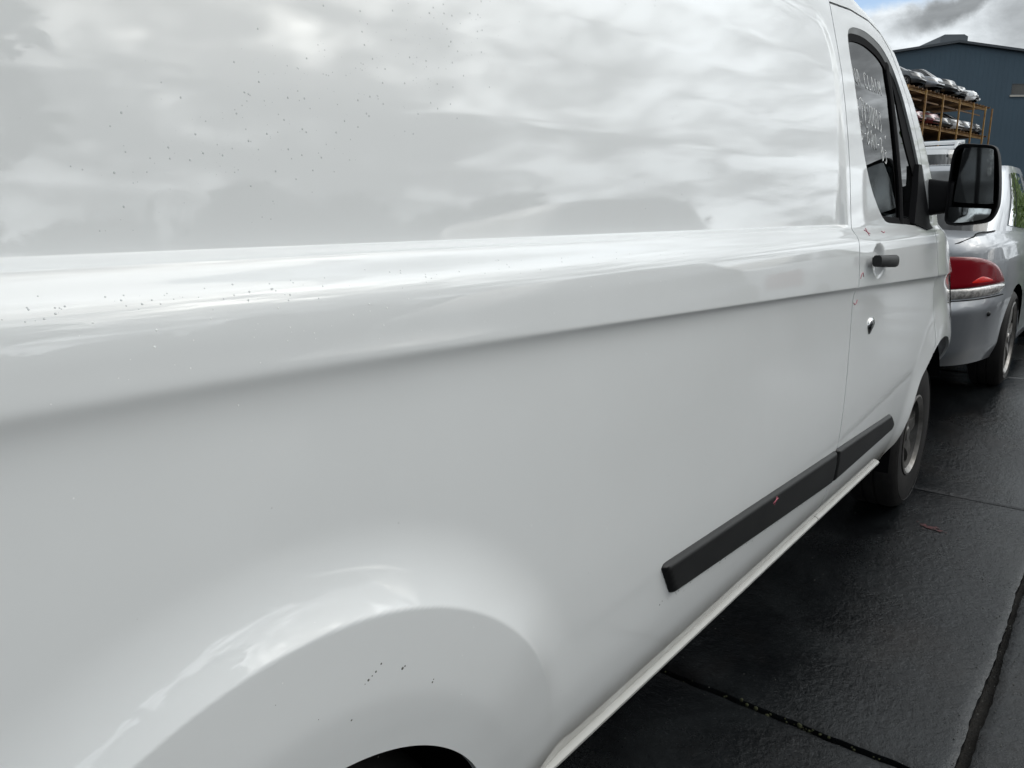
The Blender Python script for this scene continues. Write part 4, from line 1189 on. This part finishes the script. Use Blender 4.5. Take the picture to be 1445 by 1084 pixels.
# ------------------------------------------------------------------ shed
def build_shed():
    o = Vector((71.95, 12.6, .3)); ax = Vector((5.9, -8.2, 0)).normalized(); rz = math.atan2(ax.y, ax.x)
    sh = empty('storage_shed', o, rz)
    tag(sh, 'blue-grey gabled shed with a ridge vent, behind the car rack', 'shed')
    H0, HR, HALF, D = 10.7, 13.95, 23.0, 30.0
    m = MB()
    # front wall cut into sheets round the window; ribs stand proud
    wx0, wx1, wz0, wz1 = 4.55, 9.6, 10.1, 10.95
    top = lambda x: HR - (HR - H0) * abs(x) / HALF
    def quad(xa, xb, za, zb_a, zb_b):
        m.add([(xa, 0, za), (xb, 0, za), (xb, 0, zb_b), (xa, 0, zb_a)], [(0, 1, 2, 3)])
    cuts = [-HALF, 0, wx0, wx1, HALF]
    for xa, xb in zip(cuts[:-1], cuts[1:]):
        if xa == wx0:
            quad(xa, xb, 0, wz0, wz0); quad(xa, xb, wz1, top(xa), top(xb))
        else:
            quad(xa, xb, 0, top(xa), top(xb))
    m.add([(-HALF, 0, 0), (-HALF, D, 0), (-HALF, D, H0), (-HALF, 0, H0), (HALF, 0, 0), (HALF, D, 0), (HALF, D, H0), (HALF, 0, H0)], [(0, 3, 2, 1), (4, 5, 6, 7)])
    m.build('wall', SHED_BLUE, sh, smooth=False)
    rb = MB()
    for k in range(int(2 * HALF / .38)):
        x = -HALF + .19 + k * .38
        if wx0 - .15 < x < wx1 + .15:
            rb.box(x - .02, x + .02, -.005, .0, 0, wz0 - .2); rb.box(x - .02, x + .02, -.005, 0, wz1 + .12, top(x) - .02)
        else:
            rb.box(x - .02, x + .02, -.005, .0, 0, top(x) - .02)
    tag(rb.build('cladding_rib', SHED_BLUE, sh, smooth=False), kind='stuff')
    for s_ in (-1, 1):
        r = MB(); vs = []
        for y in (-.35, D):
            for x, z in ((0, HR), (s_ * (HALF + .3), H0 - .04), (s_ * (HALF + .3), H0 + .14), (0, HR + .18)):
                vs.append((x, y, z + .004))
        r.add(vs, [(0, 1, 2, 3), (7, 6, 5, 4), (3, 2, 6, 7), (0, 4, 5, 1), (1, 5, 6, 2)]); r.build('roof', SHED_TRIM, sh, smooth=False)
    v = MB(); v.add([(-1.05, .6, HR - .3), (1.05, .6, HR - .3), (1.05, .6, HR + .62), (.75, .6, HR + .78), (-.75, .6, HR + .78), (-1.05, .6, HR + .62)] + [(-1.05, D - 1, HR - .3), (1.05, D - 1, HR - .3), (1.05, D - 1, HR + .62), (.75, D - 1, HR + .78), (-.75, D - 1, HR + .78), (-1.05, D - 1, HR + .62)],
              [(0, 1, 2, 3, 4, 5)] + [(k, k + 6, (k + 1) % 6 + 6, (k + 1) % 6) for k in range(6)]); v.build('ridge_vent', VENT_GREY, sh, smooth=False)
    v = MB(); v.add([(1.06, 2.0, HR - .25), (2.6, 2.0, HR - .22), (2.2, 2.0, HR + .22), (1.06, 2.0, HR + .60), (1.06, 9, HR - .25), (2.6, 9, HR - .22), (2.2, 9, HR + .22), (1.06, 9, HR + .60)], [(0, 1, 2, 3), (4, 7, 6, 5), (3, 2, 6, 7), (1, 5, 6, 2)]); v.build('skylight_hood', VENT_PALE, sh, smooth=False)
    wd = MB(); wd.box(wx0 - .08, wx1 + .08, -.10, .10, wz0 - .14, wz0 - .002); s0 = wd.build('window_sill', SILL_PALE, sh, smooth=False)
    gl = mat('dusty_pane', (.055, .055, .048), .25, coat=.4, var=(.9, .2), col2=(.035, .032, .028))
    for k in range(3):
        a = wx0 + (wx1 - wx0) * k / 3; b = wx0 + (wx1 - wx0) * (k + 1) / 3
        f = MB()
        for q in ((a, a + .05, wz0, wz1), (b - .05, b, wz0, wz1), (a + .05, b - .05, wz0, wz0 + .05), (a + .05, b - .05, wz1 - .05, wz1)):
            f.box(q[0], q[1], -.005, .08, q[2], q[3])
        fr = f.build('window', SHED_TRIM, sh, smooth=False)
        p = MB(); p.box(a + .05, b - .05, .04, .05, wz0 + .05, wz1 - .05); p.build('pane', gl, fr, smooth=False)
    # a pipe run along the wall at rack height
    return sh


build_shed()

# ------------------------------------------------------------------ rack of wrecked cars
def build_rack():
    A = Vector((49.2, 11.15, .3)); ang = math.atan2(-1.98, 13.54)
    root = empty('car_rack', A, ang)
    tag(root, 'yellow steel rack stacking wrecked cars in tiers in front of the shed', 'rack')
    DECK = [8.05, 6.15, 4.2, 2.2]; LEN = 15.4; DEP = 4.4
    posts = [.3, 3.1, 5.9, 8.8, 11.4, 13.8, 15.2]
    for x in posts:
        for y in (-.42, DEP - .2):
            m = MB(); m.box(x - .042, x + .042, y - .042, y + .042, 0, DECK[0] - .02); m.build('post', RACK_YELLOW, root, smooth=False)
    for z in DECK:
        for y in (.05, DEP - .1):
            m = MB(); m.box(0, LEN, y - .05, y + .05, z - .10, z, 0); m.box(0, LEN, y - .09, y + .09, z - .02, z + .006); m.build('beam', RACK_YELLOW, root, smooth=False)
        for k in range(24):
            x = .25 + k * .645
            m = MB(); m.box(x - .05, x + .05, -.30, DEP + .1, z + .008, z + .10); m.build('bearer', RACK_RUST, root, smooth=False)
    for x in posts[1:6]:
        z = DECK[0]
        m = MB(); m.box(x - 1.2, x + 1.2, .25, .31, z - .46, z - .38); m.build('under_brace', RACK_RUST, root, smooth=False)
    hat = car('racked_hatchback', HATCH(), GREY_CAR, (.75, 3.3), .31, 'grey hatchback with silver alloys, nearest car on the top tier', 'car', 'wrecked cars on the rack', nt=64, nv=14)
    sed = car('racked_sedan', SEDAN(), WHITE_CAR, (.9, 3.65), .31, 'white sedan second from the left on the top tier', 'car', 'wrecked cars on the rack', nt=64, nv=14)
    suv = car('racked_wagon', WAGON4(), DARK_CAR, (.95, 3.75), .34, 'black wagon in the middle of the top tier of the rack', 'car', 'wrecked cars on the rack', nt=64, nv=14)
    wrk = car('wrecked_car', SEDAN(), GREY_CAR, (.9, 3.65), .31, 'crumpled dark car fourth along the top tier', 'car', 'wrecked cars on the rack', nt=64, nv=14, crush=.13)
    sed2 = None
    used = set()
    ca, sa = math.cos(ang), math.sin(ang)
    def place(src, lx, tier, paint, label, dy=0.0, rz=0.0):
        o = src if src.name not in used else copy_tree(src)
        used.add(src.name)
        L = {'racked_hatchback': 4.15, 'racked_sedan': 4.65, 'racked_wagon': 4.75, 'wrecked_car': 4.65}[src.name.split('.')[0]]
        ly = L + (-.45 if tier == 0 else .05) + dy
        o.location = (A.x + ca * lx - sa * ly, A.y + sa * lx + ca * ly, A.z + DECK[tier] + .105)
        o.rotation_euler = (0, 0, ang - math.pi / 2 + rz)
        o['label'] = label; repaint(o, paint)
    place(hat, 2.35, 0, GREY_CAR, 'grey hatchback with silver alloys, leftmost car visible on the top tier', 0, .06)
    place(sed, 5.15, 0, SILVER_CAR, 'silver sedan on the top tier between the grey hatchback and a black wagon', -.15, -.04)
    place(suv, 7.9, 0, DARK_CAR, 'black wagon in the middle of the top tier of the rack', .1, .03)
    place(wrk, 10.3, 0, GREY_CAR, 'crumpled charcoal wreck on the top tier, right of the black wagon', .1, -.1)
    place(wrk, 12.3, 0, WHITE_CAR, 'crumpled white wreck at the right end of the top tier', .2, .12)
    place(sed, 2.2, 1, MAROON_CAR, 'maroon sedan at the left of the lower tier', -.1, .03)
    place(hat, 4.5, 1, MAROON_CAR, 'maroon hatchback on the lower tier, next to the maroon sedan at the left', 0, 0)
    place(hat, 6.8, 1, MAROON_CAR, 'maroon hatchback near the middle of the lower tier, beside the charcoal sedan', -.1, -.05)
    place(sed, 9.0, 1, GREY_CAR, 'charcoal sedan on the lower tier between a maroon hatchback and a white sedan', 0, .03)
    place(sed, 11.0, 1, WHITE_CAR, 'white sedan towards the right of the lower tier', -.05, .02)
    place(hat, 12.9, 1, SILVER_CAR, 'silver hatchback second from the right end of the lower tier', -.1, 0)
    place(wrk, 14.7, 1, DARK_CAR, 'crumpled black wreck at the right end of the lower tier', 0, .1)
    for k, (lx, lab) in enumerate(((3.0, 'dark hatchback in the shade of the third tier, left'), (6.3, 'dark hatchback in the shade of the third tier, left of centre'), (9.4, 'dark hatchback in the shade of the third tier, right of centre'), (12.4, 'dark hatchback in the shade of the third tier, right'))):
        place(hat, lx, 2, DARK_CAR, lab, .2, .03 * k)
    return root


build_rack()

# ------------------------------------------------------------------ trees and hedge, mostly met as reflections
def tree(name, x, y, h, cw, label, leafm, n=1500, seed=1, leaf=.16, z0=0.0, stem=.35):
    rnd = random.Random(seed)
    root = empty(name, (x, y, z0)); tag(root, label, 'tree')
    m = MB(); m.tube([(0, 0, 0), (.05, .03, h * .3), (-.03, .06, h * .55), (0, 0, h * .8)], [.16, .12, .08, .03], 8)
    for k in range(7):
        a = rnd.uniform(0, 6.28); z = h * rnd.uniform(.3, .65); m.tube([(0, 0, z), (math.cos(a) * cw * .4, math.sin(a) * cw * .4, z + h * .14), (math.cos(a) * cw * .75, math.sin(a) * cw * .75, z + h * .2)], [.06, .04, .015], 6)
    m.build('trunk', BARK, root)
    vs = []; fs = []
    clumps = []
    for k in range(46):
        a = rnd.uniform(0, 6.28); t = rnd.random(); rad = cw * math.sqrt(rnd.random()) * (.55 + .9 * t) * (1 - t) ** .7 * 1.3 ; clumps.append((rad * math.cos(a), rad * math.sin(a), h * (stem + (1 - stem) * t), rnd.uniform(.35, .8) * cw * .42))
    for k in range(n):
        cx, cy, cz, cr = rnd.choice(clumps); d = Vector((rnd.gauss(0, 1), rnd.gauss(0, 1), rnd.gauss(0, .8))).normalized() * cr * rnd.random() ** .4
        p = Vector((cx, cy, cz)) + d; u = Vector((rnd.gauss(0, 1), rnd.gauss(0, 1), rnd.gauss(0, 1))).normalized(); w = u.orthogonal().normalized(); s = leaf * rnd.uniform(.6, 1.3)
        b = len(vs); vs += [p - u * s, p + w * s * .45, p + u * s, p - w * s * .45]; fs.append((b, b + 1, b + 2, b + 3))
    mesh('crown', vs, fs, leafm, root, smooth=False)
    return root


tree('leafy_tree', .9, -7.0, 8.0, 2.3, 'green tree across the lane, seen as a green cast at the left of the van', LEAF, 9000, 3, .17)
for k, (x, y, h, cw) in enumerate(((8, -27, 3.9, 2.6), (12.5, -30, 3.4, 2.8), (17.5, -27, 5.2, 3.0), (27, -33, 4.4, 3.4))):
    tree('yard_tree', x, y, h, cw, ['low tree beyond the lane, leftmost in the van\'s reflection', 'squat tree beyond the lane between two taller trees', 'tallest tree beyond the lane in the van\'s reflection', 'far tree at the right end beyond the lane'][k], DULL_LEAF, 3200, 11 + k, .26, 0, .08)
# far tree line across the lane
rnd = random.Random(9); tv = []; tf = []
for k in range(20000):
    x = rnd.uniform(-25, 75); hh = 6.0 + .8 * math.sin(x * .31) + .6 * math.sin(x * .83 + 1) + .35 * math.sin(x * 1.9)
    p = Vector((x, -36 + rnd.gauss(0, 1.2), hh * rnd.random() ** .7)); u = Vector((rnd.gauss(0, 1), rnd.gauss(0, 1), rnd.gauss(0, 1))).normalized(); w = u.orthogonal().normalized(); s = rnd.uniform(.22, .5); b = len(tv)
    tv += [p - u * s, p + w * s * .6, p + u * s, p - w * s * .6]; tf.append((b, b + 1, b + 2, b + 3))
tag(mesh('treeline', tv, tf, DULL_LEAF, None, smooth=False), 'long far tree line across the lane, a dark band in the van\'s reflection', 'tree line', kind='stuff')
hv = []; hf = []; rnd = random.Random(5)
for k in range(16000):
    x = rnd.uniform(13, 34); p = Vector((x, -1.15 - .055 * (x - 13) + rnd.gauss(0, .3), .3 + 3.2 * rnd.random() + .3 * math.sin(x * 1.7)))
    u = Vector((rnd.gauss(0, 1), rnd.gauss(0, 1), rnd.gauss(0, 1))).normalized(); w = u.orthogonal().normalized(); s = rnd.uniform(.05, .12); b = len(hv)
    hv += [p - u * s, p + w * s * .5, p + u * s, p - w * s * .5]; hf.append((b, b + 1, b + 2, b + 3))
hd = mesh('hedge', hv, hf, LEAF, None, smooth=False)
tag(hd, 'bright green hedge along the lane, mirrored in the sedan\'s quarter window', 'hedge', kind='stuff')
